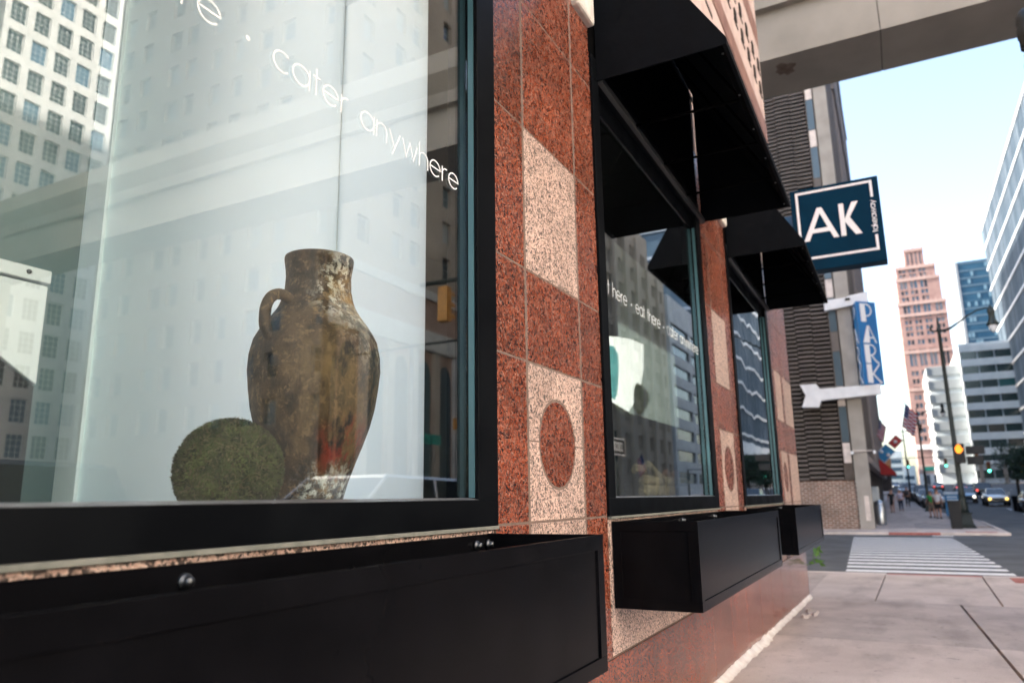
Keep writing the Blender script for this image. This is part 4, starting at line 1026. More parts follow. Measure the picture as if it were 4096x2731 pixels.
# mirrored ones: across the side street corner
t = mast(29.5, -22.5, 9.1, -10.8, 'dark signal mast seen mirrored in the nearest window')
M_BACKS = M_IRON
street_light_set(22.6, -11.2, 8.1, '', 'large yellow traffic light seen mirrored behind the dark glass', face=1, s=1.3)
t = empty('signal_mast', (22.6, -5.2, 0), 'dark horizontal arm holding the yellow traffic light mirrored in glass', 'mast')
g = MB(); g.tube([(22.6, -12.3, 9.7), (22.6, -5.2, 9.6)], .09, M_IRON, 8); g.build('arm', t)
g = MB(); g.tube([(22.6, -5.2, -.2), (22.6, -5.2, 9.9)], .13, M_IRON, 8); g.build('pole', t)
street_light_set(34.8, -18.3, 5.4, 'red', 'distant traffic light with red lit, mirrored in the nearest window', face=1, s=.6)
t = empty('street_name_sign', (27.6, -15.6, 4.2), 'small green street sign seen mirrored at the panel edge', 'sign')
g = MB(); g.box(27.6, 29.2, -15.65, -15.6, 4.1, 4.55, mat('sign_green', (.01,.22,.18), .4)); g.build('plate', t)
g = MB(); g.tube([(28.4, -15.63, -.2), (28.4, -15.63, 4.6)], .05, M_IRON, 8); g.build('pole', t)
# ONE WAY sign facing the shop, read backwards in the second window
t = empty('one_way_sign', (21.6, -4.2, 2.8), 'black and white ONE WAY sign seen reversed in the second window', 'sign')
g = MB(); g.box(20.95, 22.25, -4.30, -4.27, 2.86, 3.38, M_WHITE); g.box(20.99, 22.21, -4.268, -4.264, 2.90, 3.34, M_SIGB); g.build('plate', t)
g = MB(); g.box(21.25, 22.0, -4.262, -4.258, 2.99, 3.25, M_WHITE); g.prism([(21.25, -4.262, 2.93), (21.25, -4.262, 3.31), (21.02, -4.262, 3.12)], (0, .004, 0), M_WHITE); g.build('arrow', t)
g = MB(); text_mesh(g, 'ONE WAY', .17, .17, (21.97, -4.257, 3.035), (-1, 0, 0), (0, 0, 1), (0, 1, 0), M_SIGB, gap=.12, fit=.66, th=.003); g.build('lettering', t)
g = MB(); g.tube([(21.6, -4.33, -.2), (21.6, -4.33, 3.6)], .04, M_IRON, 8); g.build('pole', t)
# ================================================================ far buildings seen directly
M_TBRK = noisy('tower_brick', (.26,.16,.145), (.31,.20,.18), .35, .85)
M_TSTN = noisy('tower_stone', (.36,.25,.225), (.42,.30,.27), .4, .8)
M_TWIN = [mat('tower_window_a', (.10,.19,.27), .2, spec=.4), mat('tower_window_b', (.04,.05,.07), .2, spec=.4), mat('tower_window_c', (.24,.28,.32), .4)]
M_FRL = mat('frame_pale', (.22,.21,.20), .6)
bt = empty('brick_tower', (340, -15, 4), 'pinkish brick skyscraper with stepped shoulders rising at the end of the street', 'building')
def tier(y0, y1, z0, z1, x0, dep, cols, rows, nm='wall', cap=100):
    """a box of the tower whose street face carries windows (y0 left edge > y1)"""
    W = y0-y1
    window_wall(bt, (x0, y0, z0), (0, -1, 0), (0, 0, 1), (-1, 0, 0), W, z1-z0, cols, rows, 1.0, M_TBRK, M_TWIN, M_FRL, name=nm, recess=.45, mull=(1, 2), fw=.12, cap=cap)
    g = MB(); g.box(x0+1.0, x0+dep, y1, y0, z0, z1-.02, M_TBRK); g.build(nm, bt)
pairs = lambda starts: [c for s in starts for c in ((s, s+1.1), (s+1.42, s+2.52))]
tier(-6.9, -24.4, 2.5, 60, 339.4, 22, pairs([1.9, 5.6, 9.3, 13.6]), [(19.5+3.3*k, 21.4+3.3*k) for k in range(9)]+[(49.8, 56.8)], cap=70)
tier(-7.0, -24.3, 60, 78.8, 339.6, 21.5, pairs([1.8, 5.5, 9.2, 13.5]), [(1.2, 3.2), (4.9, 6.5), (7.2, 9.0), (9.9, 11.5), (12.4, 18.2)], cap=40)
tier(-7.4, -23.3, 78.8, 89.2, 339.8, 21, pairs([1.4, 5.1, 8.8]), [(1.0, 2.7), (3.7, 5.4), (6.2, 9.4)], cap=20)
tier(-7.8, -22.2, 89.2, 94.4, 340.0, 20, pairs([1.0, 4.7, 8.4]), [(.7, 2.2), (2.8, 4.1)], cap=20)
tier(-11.6, -18.7, 94.4, 102.3, 341.5, 16, [(1.0, 1.6), (2.5, 3.1), (4.0, 4.6), (5.5, 6.1)], [(1.2, 6.4)], cap=20)
for y0, y1, z, x in ((-6.9, -24.4, 78.8, 339.4), (-7.4, -23.3, 89.2, 339.7), (-7.8, -22.2, 94.4, 339.9), (-11.6, -18.7, 102.3, 341.4)):
    g = MB(); g.box(x-.3, x+.6, y1-.2, y0+.2, z-.9, z+.35, M_TSTN)
    n = int((y0-y1)/1.6)
    for k in range(n+1):
        yy = y1+(y0-y1)*k/n; g.hexa([(x-.3, yy-.2, z+.35), (x+.2, yy-.2, z+.35), (x+.2, yy+.2, z+.35), (x-.3, yy+.2, z+.35), (x-.1, yy-.05, z+1.5), (x, yy-.05, z+1.5), (x, yy+.05, z+1.5), (x-.1, yy+.05, z+1.5)], M_TSTN)
    g.build('cornice', bt)
g = MB()
for z in (42, 57.5, 73): g.box(339.0, 339.5, -24.4, -6.9, z, z+1.3, M_TSTN)
g.box(338.8, 339.6, -24.6, -6.7, 18.6, 20.4, mat('white_band', (.75,.75,.76), .6)); g.box(338.7, 339.6, -24.6, -6.7, 9.0, 12.5, M_TSTN); g.box(338.9, 339.45, -24.5, -6.8, 2.5, 9, mat('podium_pale', (.62,.61,.60), .6))
g.build('stone_band', bt)
g = MB(); g.box(338.5, 338.9, -14.5, -8.5, 10.2, 11.8, mat('green_fascia', (.01,.15,.12), .4)); g.build('fascia_sign', bt)
for y in (-9.5, -13, -18.5): g = MB(); g.box(338.75, 338.9, y-1, y+1, 3.2, 8.5, M_TWIN[1]); g.build('shop_window', bt)

M_BLUG = noisy('blue_curtain', (.010,.045,.09), (.02,.07,.125), .12, .35, spec=.25)
M_BLUL = mat('blue_grey_rib', (.05,.10,.15), .5)
bb = empty('blue_tower', (420, -42, 4), 'dark blue glass office tower between the brick tower and the striped building', 'building')
g = MB(); g.box(420, 450, -52, -37.2, 3, 115.2, M_BLUG); g.box(419.7, 450, -37.2, -36.0, 3, 115, mat('tower_edge_grey', (.20,.23,.26), .5)); g.build('wall', bb)
rr = random.Random(8)
for k in range(27):
    g = MB(); z = 10+k*3.9; g.box(419.85, 420.0, -52, -37.3, z+2.4, z+3.3, M_BLUL if k % 7 else mat('blue_dark', (.015,.06,.11), .3))
    for q in range(9):
        if rr.random() < .35: g.box(419.8, 419.99, -51.5+q*1.6, -50.3+q*1.6, z, z+2.2, mat('pale_blind', (.10,.19,.26), .5))  # paler blinds in randomly picked bays
    g.build('spandrel_band', bb)

M_WHT = noisy('white_panel_far', (.60,.66,.68), (.70,.75,.77), .3, .55)
M_DKG = [mat('dark_green_glass', (.012,.035,.036), .12, spec=.9), mat('teal_glass', (.02,.10,.10), .12, spec=.9), mat('brown_glass', (.05,.045,.035), .2, spec=.8)]
wb = empty('white_office', (260, -20, 3), 'white office block with dark ribbon windows in front of the blue tower', 'building')
g = MB(); g.box(260.6, 280, -48, -20.2, 2.5, 46.2, M_WHT); g.box(265, 300, -20.2, -11.2, 2.5, 40.5, M_WHT); g.build('wall', wb)
for k in range(9):
    z = 5.6+k*4.45
    g = MB(); g.box(260.0, 260.6, -48, -20.0, z+2.3, z+4.45, M_WHT); g.box(264.6, 300, -20.19, -20.0, z+2.3, z+4.45, M_WHT); g.build('spandrel_band', wb)
    for q in range(6):
        y1 = -20.5-q*4.4
        g = MB(); g.box(260.35, 260.5, y1-4.1, y1, z, z+2.3, M_DKG[(k*3+q*5+k*q) % 3 if (k+q) % 4 == 0 else 0]); g.build('window', wb)
for k in range(8):
    z = 6+k*4.3
    g = MB(); g.box(264.2, 265.0, -20.1, -11.0, z+1.5, z+4.2, mat('white_bright_panel', (.36,.39,.40), .5)); g.box(264.0, 300, -11.19, -10.8, z+1.5, z+4.2, MATS['white_bright_panel']); g.build('spandrel_band', wb)
g = MB()
for q in range(5): g.box(259.4, 260.2, -46+q*6, -45+q*6, 2.5, 10, M_COLC)
g.box(259.2, 260.2, -48, -20, 9.6, 10.6, M_WHT); g.build('ground_columns', wb)

# striped glass building, direct view and mirrored in the third window
M_STG = noisy('striped_glass', (.07,.115,.155), (.12,.17,.215), .4, .3, spec=.5, stretch=(3.0, 1, .05))
t_ = M_STG.node_tree
M_STW = noisy('white_rail', (.45,.49,.54), (.54,.58,.62), .5, .5)
YS = -33.0
sb_ = empty('striped_glass_building', (220, YS, 3), 'long grey blue glass building with white floor stripes, at the right edge', 'building')
g = MB(); g.box(172, 281, YS-30, YS-.6, 14, 88, M_STG); g.box(188, 279, YS-28, YS-2, 2.5, 14, M_INTD); g.build('wall', sb_)
rr = random.Random(12)
for k in range(11):
    z = 18+k*6.95
    g = MB(); g.box(171.5, 281.5, YS-.6, YS-.12, z-.35, z+.35, M_STW); g.box(171.4, 172, YS-30, YS-.12, z-.35, z+.35, M_STW); g.build('floor_stripe', sb_)
for k in range(98):
    x = 172.4+k*1.11
    g = MB(); g.box(x, x+.16, YS-.6, YS-.30, 14, 88, (mat('mullion_a', (.14,.19,.235), .4), mat('mullion_b', (.23,.28,.33), .4), mat('mullion_c', (.10,.14,.18), .4))[rr.randrange(3)]); g.build('mullion', sb_)
g = MB(); g.box(185.3, 281.6, YS-.8, YS-.05, 12.5, 16.0, M_STW); g.build('canopy_band', sb_)
for k in range(9):
    g = MB(); g.box(188+k*10.5, 189.2+k*10.5, YS-2.0, YS-.8, 2.4, 12.5, M_COLC); g.build('column', sb_)

# low things at the far end on the left
lb = empty('orange_canopy_building', (150, 6, 2), 'low building with a wide orange canopy far down the left pavement', 'building')
g = MB(); g.box(150, 175, 1.6, 26, 2, 5.6, noisy('dark_shopfront', (.05,.035,.03), (.09,.06,.05), 1, .7)); g.build('wall', lb)
g = MB(); g.prism([(149.9, 1.2, 5.6), (148.4, 1.2, 5.7), (148.4, 1.2, 6.6), (149.9, 1.2, 8.2)], (0, 12, 0), noisy('orange_canopy', (.42,.15,.04), (.55,.22,.06), 1, .6)); g.build('canopy', lb)
wl = empty('pale_low_block', (300, 12, 4), 'pale low rooftop blocks on the horizon left of the brick tower', 'building')
g = MB()
for x, y0, y1, z in ((300, 5, 14, 14.5), (310, -1.5, 6, 17), (290, 9.5, 18, 27), (330, -5.5, 0, 12)):
    g.box(x, x+20, y0, y1, 2.5, z, M_WHT)
    for k in range(5): g.box(x-.2, x, y0+.5, y1-.5, 4+k*2.8, 5.4+k*2.8, M_BLUL) if 5.4+k*2.8 < z-1 else None
g.build('wall', wl)
# pizza style shop sign, red awning and clock on the left buildings
t = empty('diamond_sign', (72, 1.0, 5), 'tilted blue and red diamond shop sign with white dots, sticking out from the left buildings', 'sign')
g = MB(); c = Vector((72, .62, 5.55))
def rhomb(cc, a, mt, x): g.prism([(x, cc.y+p*a, cc.z+q*a) for p, q in ((-1, .15), (.15, -1), (1, -.15), (-.15, 1))], (-.1, 0, 0), mt)
rhomb(Vector((0, .95, 5.0)), .84, M_WHITE, 72.2); rhomb(Vector((0, .95, 5.0)), .76, noisy('sign_blue2', (.01,.20,.42), (.02,.24,.48), 2, .4), 72.08)
rhomb(Vector((0, .05, 5.95)), .62, M_WHITE, 72.2); rhomb(Vector((0, .05, 5.95)), .54, mat('sign_red2', (.50,.03,.03), .4), 72.08)
g.build('panel', t)
g = MB()
for y, z in ((1.2, 5.15), (.72, 4.85), (.05, 5.95)): g.lathe([(0, -.02), (.15, -.01), (.15, 0)], (71.975, y, z), M_WHITE, 12, ax='x')
g.build('dot', t)
t = empty('red_awning', (68, 1, 3), 'small dark red awning over a shop door on the left', 'awning')
g = MB(); g.prism([(66.5, 1.38, 4.35), (66.5, 1.38, 3.1), (66.5, .25, 3.0), (66.5, .25, 3.2)], (5.5, 0, 0), mat('awning_red', (.33,.012,.012), .7)); g.build('canopy', t)

# flags
M_FR = mat('flag_red', (.42,.03,.05), .7); M_FW = mat('flag_white', (.62,.60,.64), .7); M_FB = mat('flag_navy', (.02,.03,.13), .7)
def flag(x, y, z, L_, H_, ang, lab, droop=.6, pole=None):
    t = empty('flag', (x, y, z), lab, 'flag', 'stars and stripes flags on staffs')
    nu, nv = 20, 13; U_ = Vector((0, -math.cos(ang), -math.sin(ang))); V_ = Vector((0, math.sin(ang)*.3, -1)).normalized()
    pt = lambda i, j: Vector((x, y, z))+U_*(L_*i/nu)+V_*(H_*j/nv)+Vector((.10*math.sin(i*.8+j*.15)*i/nu+.0, .04*math.sin(i*.9), -.12*droop*math.sin(math.pi*i/nu)))
    g = MB()
    for i in range(nu):
        for j in range(nv):
            mt = M_FB if (i < 8 and j < 7) else (M_FR if j % 2 == 0 else M_FW)
            g.faces([pt(i, j), pt(i+1, j), pt(i+1, j+1), pt(i, j+1)], [(0,1,2,3)], mt, True)
    g.build('cloth', t)
    g = MB()
    for a in range(4):
        for b_ in range(3):
            p = (pt(1+a*2, 1+b_*2)+pt(2+a*2, 2+b_*2))/2; g.box(p.x-.03, p.x-.015, p.y-.03, p.y+.03, p.z-.03, p.z+.03, M_FW)
    g.build('star', t)
    g = MB(); g.tube([(x, y+.02, z-H_*.9), (x, y+.0, z+.3)] if pole is None else pole, .03, M_IRON, 6); g.build('staff', t)
flag(63.6, -.95, 8.35, 1.15, 1.75, R(52), 'drooping stars and stripes flag on the shorter lamp post', pole=[(63.8, -1.62, 6.6), (63.6, -.95, 8.1), (63.6, -.82, 8.7)])
flag(75, 1.1, 8.3, .9, 1.5, R(60), 'stars and stripes flag hanging from the left building front', pole=[(75, 1.36, 6.9), (75, 1.1, 8.4)])
flag(112, -32.0, 8.2, 1.6, 2.4, R(50), 'stars and stripes flag across the street, mirrored in the second window', pole=[(112, -32.9, 6.3), (112, -31.9, 8.6)])

# ================================================================ opposite side of the street, mirrored in the glass
M_BST = noisy('beige_stone', (.25,.205,.16), (.33,.27,.21), .35, .85)
M_BST2 = noisy('white_ornament', (.36,.345,.32), (.44,.42,.39), .8, .7)
M_BRN = noisy('brown_brick_front', (.23,.145,.105), (.30,.195,.145), .6, .85)
ob = empty('beige_stone_building', (60, -45, 0), 'large beige stone building with paired windows, mirrored in the nearest window', 'building')
XW, YW = 41.0, -33.0
# side street face (looks towards -X), u runs from the far end to the street corner
cz_ = [(-52.48, -54.1), (-50.25, -51.69), (-46.9, -48.2), (-44.1, -45.4), (-40.68, -42.19), (-38.08, -39.61), (-33.7, -34.8)]
cols = sorted([(b+62, a+62) for a, b in cz_]+[(1.0, 2.5), (3.9, 5.4)])
rows = [(1.0+3.62*k+6.4, 3.0+3.62*k+6.4) for k in range(13)]
window_wall(ob, (XW, -62, 0), (0, 1, 0), (0, 0, 1), (-1, 0, 0), 29.0, 58, cols, rows, .8, M_BST, M_WGL, M_FRL, recess=.35, mull=(1, 2), fw=.09, cap=90, skip=lambda i, j: False)
cols = sorted([(2.7, 4.2), (7.3, 8.8), (9.9, 11.4), (15.2, 16.7), (17.8, 19.3), (23.0, 24.5), (25.6, 27.1), (31, 32.5), (33.6, 35.1), (38.5, 40.0)])
window_wall(ob, (XW+42, YW, 20), (-1, 0, 0), (0, 0, 1), (0, 1, 0), 42, 38, sorted([(42-b, 42-a) for a, b in cols]), [(2.0+3.62*k, 4.2+3.62*k) for k in range(9)], .8, M_BST, M_WGL, M_FRL, recess=.35, mull=(1, 2), fw=.09, cap=80)
g = MB()
g.box(XW+.8, XW+42, -62, YW-.8, 0, 57.9, M_BST)
g.box(XW, XW+42, YW-.79, YW, 0, 19.98, M_BRN)
# ornamental white band and tall arches at street level
g.build('wall', ob)
g = MB(); g.box(XW-.15, XW+42, YW-.1, YW+.35, 14.6, 16.4, M_BST2); g.box(XW, XW+42, YW, YW+.2, 19.4, 20.2, M_BST2)
for k in range(84): g.box(XW+.2+k*.5, XW+.45+k*.5, YW+.35, YW+.42, 14.8, 16.2, M_BST2)
g.build('ornament_band', ob)
for k in range(12):
    x = XW+2+k*3.4; g = MB(); P = [(x-1.0, 2.0), (x+1.0, 2.0), (x+1.0, 12.0)]+[(x+math.cos(R(a)), 12.0+math.sin(R(a))*1.6) for a in range(20, 180, 20)]+[(x-1.0, 12.0)]
    g.prism([(p, YW+.02, q) for p, q in P], (0, .06, 0), M_WGL[k % 2]); g.build('arched_window', ob)
    g = MB(); g.box(x+1.3, x+2.1, YW, YW+.4, 0, 14.5, M_BST if k % 2 else M_BST2); g.build('pilaster', ob)
M_BST3 = noisy('beige_stone_light', (.40,.34,.265), (.48,.41,.325), .35, .85)
o2 = empty('stepped_beige_building', (105, -45, 0), 'second beige stone building with stepped roof, mirrored in the middle window', 'building')
def opp(par, x0, x1, H, wm, cols, rows, cap=40, th=.7, fm=None, dep=20, **kw):
    W = x1-x0
    window_wall(par, (x1, YW, 0), (-1, 0, 0), (0, 0, 1), (0, 1, 0), W, H, cols, rows, th, wm, kw.get('gl', M_WGL), fm or M_FRL, recess=.35, mull=kw.get('mull', (1, 2)), fw=.1, cap=cap)
    g = MB(); g.box(x0, x1, YW-dep, YW-th, 0, H-.05, wm); g.build('wall', par)
opp(o2, 83.05, 124, 47, M_BST3, pairs([1.6+6.1*k for k in range(6)]), [(5+4*k, 7.3+4*k) for k in range(10)], cap=70)
opp(o2, 124.2, 133.8, 43, M_BST3, pairs([1.5, 5.5]), [(5+4*k, 7.3+4*k) for k in range(9)], cap=30)
g = MB()
for x in range(86, 134, 6): g.box(x, x+.9, YW, YW+.5, 0, 45 if x < 122 else 41, M_BST3)
g.build('pilaster', o2)
o3 = empty('banded_office', (150, -45, 0), 'grey white office with dark window bands, mirrored in the middle window', 'building')
opp(o3, 136, 166, 40, noisy('band_white', (.45,.48,.50), (.55,.58,.60), .4, .6), [(2, 13.5), (15, 28.5)], [(4+4.1*k, 6.1+4.1*k) for k in range(8)], cap=20, gl=[M_DKG[0]], mull=(6, 1))
# sunlit white tower beyond, with the blue glass strip
M_OFW = noisy('office_white', (.50,.49,.48), (.58,.57,.56), .6, .7)
M_OFG = [mat('office_glass', (.015,.025,.03), .3, spec=.08), mat('office_glass_b', (.02,.035,.045), .3, spec=.08), mat('office_glass_c', (.03,.10,.17), .15, spec=.3)]
o4 = empty('white_grid_tower', (52, -100, 0), 'sunlit white tower with gridded windows and a blue glass edge, mirrored at the upper left', 'building')
window_wall(o4, (59.0, -90, 0), (-1, 0, 0), (0, 0, 1), (0, 1, 0), 15.6, 96, [(1.1+2.95*k, 3.1+2.95*k) for k in range(5)], [(3+4.2*k, 5.9+4.2*k) for k in range(21)], .9, M_OFW, M_OFG, mat('frame_white', (.7,.7,.7), .5), recess=.3, mull=(3, 4), fw=.07, cap=90)
g = MB(); g.box(43.4, 59, -120, -90.9, 0, 95.9, M_OFW); g.build('wall', o4)
g = MB(); g.box(59.05, 66, -118, -90.5, 0, 93, noisy('blue_strip_glass', (.03,.13,.24), (.05,.20,.34), .3, .1, spec=.9)); g.build('glass_strip', o4)
for k in range(22):
    g = MB(); g.box(59.05, 66, -90.5, -90.3, 1+k*4.2, 1.35+k*4.2, mat('strip_rail', (.45,.55,.62), .4)); g.build('rail', o4)
g = MB()
for k in range(5): g.box(59.3+k*1.6, 59.4+k*1.6, -90.5, -90.25, 0, 93, MATS['strip_rail'])
g.build('mullion', o4)
o5 = empty('dark_slab_block', (25, -100, 0), 'dark grey slab building at the far left of the mirrored street', 'building')
opp_w = noisy('slab_grey', (.10,.11,.12), (.16,.17,.18), .4, .6)
window_wall(o5, (43.2, -92, 0), (-1, 0, 0), (0, 0, 1), (0, 1, 0), 40, 110, [(1+3*k, 3.2+3*k) for k in range(12)], [(4+4.2*k, 6.6+4.2*k) for k in range(24)], .7, opp_w, [M_OFG[0]], opp_w, recess=.3, fw=.06, cap=20)
g = MB(); g.box(3.2, 43.2, -120, -92.7, 0, 110, opp_w); g.build('wall', o5)
M_BOUNCE = noisy('bounce_block_pale', (.74,.70,.66), (.82,.79,.75), .3, .7)  # unseen block added to bounce sun onto the near facade and pavement
o6 = empty('bounce_block', (0, -45, 0), 'added pale sunlit block out of view, bouncing sun onto the near facade', 'building')
window_wall(o6, (15.5, YW, 0), (-1, 0, 0), (0, 0, 1), (0, 1, 0), 60, 46, [(2+5*k, 4+5*k) for k in range(11)], [(1+4.5*k, 3.2+4.5*k) for k in range(9)], .6, M_BOUNCE, M_WGL, M_FRL, fw=.09, cap=30)
g = MB(); g.box(-44.5, 15.5, -60, YW-.6, 0, 45.9, M_BOUNCE); g.build('wall', o6)
# unseen blocks added on our side, shaped to keep sun off the street
o7 = empty('shade_block', (150, 45, 0), 'added unseen tall blocks behind the parking building, shading the street from the sun', 'building')
g = MB(); g.box(94.5, 250, 34, 70, 0, 100, M_BST); g.box(6, 95, 70, 100, 0, 78, M_BST); g.box(12, 38, 78, 98, 78, 137, M_BST); g.build('wall', o7)

# ================================================================ cars
M_TYRE = mat('tyre', (.015,.015,.016), .8); M_RIM = mat('rim', (.45,.46,.48), .3, .8)
M_CGL = mat('car_glass', (.02,.035,.045), .06, spec=.9); M_CHR = mat('chrome', (.6,.6,.62), .15, 1.0)
M_HEAD = mat('headlight_on', (.9,.9,.85), .2, emit=(1, .93, .8), es=1.00); M_HEADO = mat('headlight_off', (.55,.58,.60), .15)
M_HAMB = mat('headlight_amber', (.9,.6,.2), .2, emit=(1, .62, .12), es=0.71)
M_TAIL = mat('tail_on', (.6,.02,.02), .3, emit=(1, .10, .06), es=0.64); M_TAILO = mat('tail_off', (.25,.01,.01), .3)
def paint(n, c): return mat('paint_'+n, c, .25, .3, coat=1.0)
def car(x, y, rz, pm, lab, kind='sedan', head=None, tail=None, grp='cars parked and driving along the street', z=None):
    """front towards local +X"""
    z0 = (gz(x)-.1) if z is None else z
    root = empty('car', (0, 0, 0), lab, 'car', grp)
    if kind == 'sedan': S_ = [(-2.25,.55,.62,.88,.80),(-2.1,.38,.72,.98,.86),(-1.5,.28,.84,1.02,.90),(0,.26,.86,1.0,.91),(1.0,.28,.86,.98,.90),(1.9,.34,.82,.86,.84),(2.25,.45,.66,.72,.70)]; C_ = [(-1.75,1.0,.78),(-1.05,1.42,.60),(.35,1.45,.60),(1.15,1.0,.76)]
    elif kind == 'van': S_ = [(-2.45,.55,.70,1.10,.86),(-2.3,.38,.84,1.15,.92),(-1.5,.28,.90,1.18,.95),(0,.26,.92,1.16,.96),(1.2,.28,.92,1.12,.95),(2.2,.34,.86,.98,.90),(2.5,.5,.66,.80,.78)]; C_ = [(-2.3,1.15,.88),(-2.0,1.88,.74),(.5,1.93,.74),(1.65,1.12,.86)]
    else: S_ = [(-2.35,.6,.72,1.05,.86),(-2.25,.42,.82,1.1,.90),(-1.5,.34,.88,1.12,.93),(0,.32,.90,1.12,.94),(1.1,.34,.90,1.10,.93),(2.1,.40,.86,1.0,.90),(2.35,.5,.72,.86,.82)]; C_ = [(-2.15,1.1,.86),(-1.85,1.70,.70),(.45,1.74,.70),(1.15,1.1,.84)]
    g = MB(); V = []; K = 10
    for sx, zb, wb_, zt, wt in S_:
        V += [(sx, -wb_*.9, zb), (sx, -wb_, zb+.12), (sx, -wt-.01, (zb+zt)/2+.05), (sx, -wt*.97, zt-.06), (sx, -wt*.85, zt), (sx, wt*.85, zt), (sx, wt*.97, zt-.06), (sx, wt+.01, (zb+zt)/2+.05), (sx, wb_, zb+.12), (sx, wb_*.9, zb)]
    F = []
    for i in range(len(S_)-1):
        for k in range(K): F.append((i*K+k, i*K+(k+1) % K, (i+1)*K+(k+1) % K, (i+1)*K+k))
    F += [tuple(range(K))[::-1], tuple(range((len(S_)-1)*K, len(S_)*K))]
    g.faces(V, F, pm, True)
    # roof
    (a, za, wa), (b_, zb, wb2), (c, zc, wc), (d, zd, wd_) = C_
    g.hexa([(b_, -wb2, zb-.03), (c, -wc, zc-.03), (c, wc, zc-.03), (b_, wb2, zb-.03), (b_+.06, -wb2*.93, zb+.03), (c-.06, -wc*.93, zc+.03), (c-.06, wc*.93, zc+.03), (b_+.06, wb2*.93, zb+.03)], pm)
    for s in (1, -1):
        g.tube([(a, s*wa, za-.02), (b_, s*wb2, zb)], .035, pm, 6); g.tube([(d, s*wd_, zd-.02), (c, s*wc, zc)], .035, pm, 6)
        m1 = (b_+c)/2; g.tube([(m1, s*(wa+wd_)/2, (za+zd)/2-.02), (m1, s*wb2, zb)], .035, pm, 6)
    g.build('body', root, bevel=.015)
    g = MB()
    g.faces([(a, -wa, za-.03), (b_, -wb2, zb-.02), (b_, wb2, zb-.02), (a, wa, za-.03), (d, -wd_, zd-.03), (c, -wc, zc-.02), (c, wc, zc-.02), (d, wd_, zd-.03)], [(0,3,2,1), (4,5,6,7), (0,1,5,4), (3,7,6,2), (1,2,6,5), (0,4,7,3)], M_CGL)
    g.build('glazing', root)
    wx = 1.38 if kind != 'van' else 1.5
    for sx in (wx, -wx):
        for s in (1, -1):
            g = MB(); r = .33 if kind == 'sedan' else .37
            g.lathe([(r*.6, -.11), (r*.97, -.11), (r, -.08), (r, .08), (r*.97, .11), (r*.6, .11)], (sx, s*.80, r-.0), M_TYRE, 20, ax='y'); w_ = g.build('wheel', root)
            g = MB(); g.lathe([(0, s*.09), (r*.25, s*.10), (r*.6, s*.085), (r*.62, s*.05), (r*.62, -s*.08), (0, -s*.08)], (sx, s*.80, r), M_RIM, 12, ax='y'); g.build('rim', w_)
    fx, rx = S_[-1][0], S_[0][0]; hz = S_[-1][3]-.08; tz = S_[0][3]-.12
    for s in (1, -1):
        g = MB(); g.lathe([(0, .03), (.11, .02), (.13, -.05)], (fx-.01, s*.60, hz-.05), head or M_HEADO, 12, ax='x'); g.build('headlight', root)
        g = MB(); g.box(rx-.03, rx+.06, s*.62-.10, s*.62+.10, tz-.12, tz+.08, tail or M_TAILO); g.build('tail_light', root, bevel=.02)
    g = MB(); g.box(fx-.02, fx+.02, -.42, .42, .50, .66, M_SIGB); g.build('grille', root)
    g = MB(); g.box(rx-.04, rx-.005, -.26, .26, .60, .72, M_WHITE); g.build('number_plate', root)
    for s in (1, -1):
        g = MB(); g.box(C_[3][0]-.25, C_[3][0]-.1, s*.92-.07, s*.92+.07, S_[3][3]-.02, S_[3][3]+.12, pm); g.build('mirror', root, bevel=.02)
    root.location = (x, y, z0); root.rotation_euler.z = rz
    return root
P_ = math.pi
park_c = [((.20,.26,.30), 'blue grey'), ((.50,.52,.55), 'silver'), ((.03,.035,.045), 'black'), ((.10,.16,.22), 'dark blue'), ((.55,.57,.58), 'white'), ((.16,.17,.19), 'dark grey'), ((.35,.38,.41), 'pale grey')]
ppos = [('nearest of the parked row', 73.5, -2.35), ('second in the parked row', 80, -2.05), ('third in the parked row', 87, -1.95), ('fourth in the parked row', 94.5, -1.95), ('fifth in the parked row', 103, -1.5), ('sixth in the parked row', 112, -.9), ('farthest of the parked row', 122, -.4)]
for k, (c, n) in enumerate(park_c):
    car(ppos[k][1], ppos[k][2], P_+(.0 if k < 4 else -.06), paint(n.replace(' ', '_')+'_p', c), n+' car, '+ppos[k][0]+' on the left kerb', 'suv' if k in (2, 5) else 'sedan')
car(77.5, -7.15, P_, paint('cream', (.55,.56,.56)), 'silver white sedan with amber lit headlights coming down the road', 'sedan', head=M_HAMB)
car(86, -5.45, P_, paint('steel_blue', (.12,.24,.36)), 'blue car with a white lit headlight just right of the lamp post', 'sedan', head=M_HEAD)
car(101, -8.1, 0, paint('jet', (.012,.012,.014)), 'black pickup sized car with red tail lights lit', 'suv', tail=M_TAIL)
car(118, -8.6, 0, paint('charcoal', (.04,.04,.045)), 'dark car with lit tail lights ahead of the black one', 'sedan', tail=M_TAIL)
car(133, -8.0, 0, paint('maroon', (.14,.03,.03)), 'maroon car braking, farther up the road', 'sedan', tail=M_TAIL)
car(150, -5.6, 0, paint('greyfar', (.2,.2,.22)), 'grey car with tail lights beside the lamp post pole', 'sedan', tail=M_TAIL)
car(165, -1.4, 0, paint('darkfar', (.06,.06,.07)), 'far dark car braking near the bend', 'sedan', tail=M_TAIL)
car(178, 1.0, P_, paint('farwhite', (.5,.5,.5)), 'far car with bright white headlights above the parked row', 'sedan', head=M_HEAD)
car(64, -8.2, P_, paint('black2', (.015,.016,.02)), 'black car at the right edge of the photo, closest of the right lane', 'sedan')
car(73, -10.4, P_, paint('grey3', (.10,.11,.12)), 'dark grey car in the outer lane behind the black barrel', 'sedan')
car(84, -11.2, P_, paint('grey4', (.16,.17,.20)), 'slate grey car under the dark tree', 'suv')
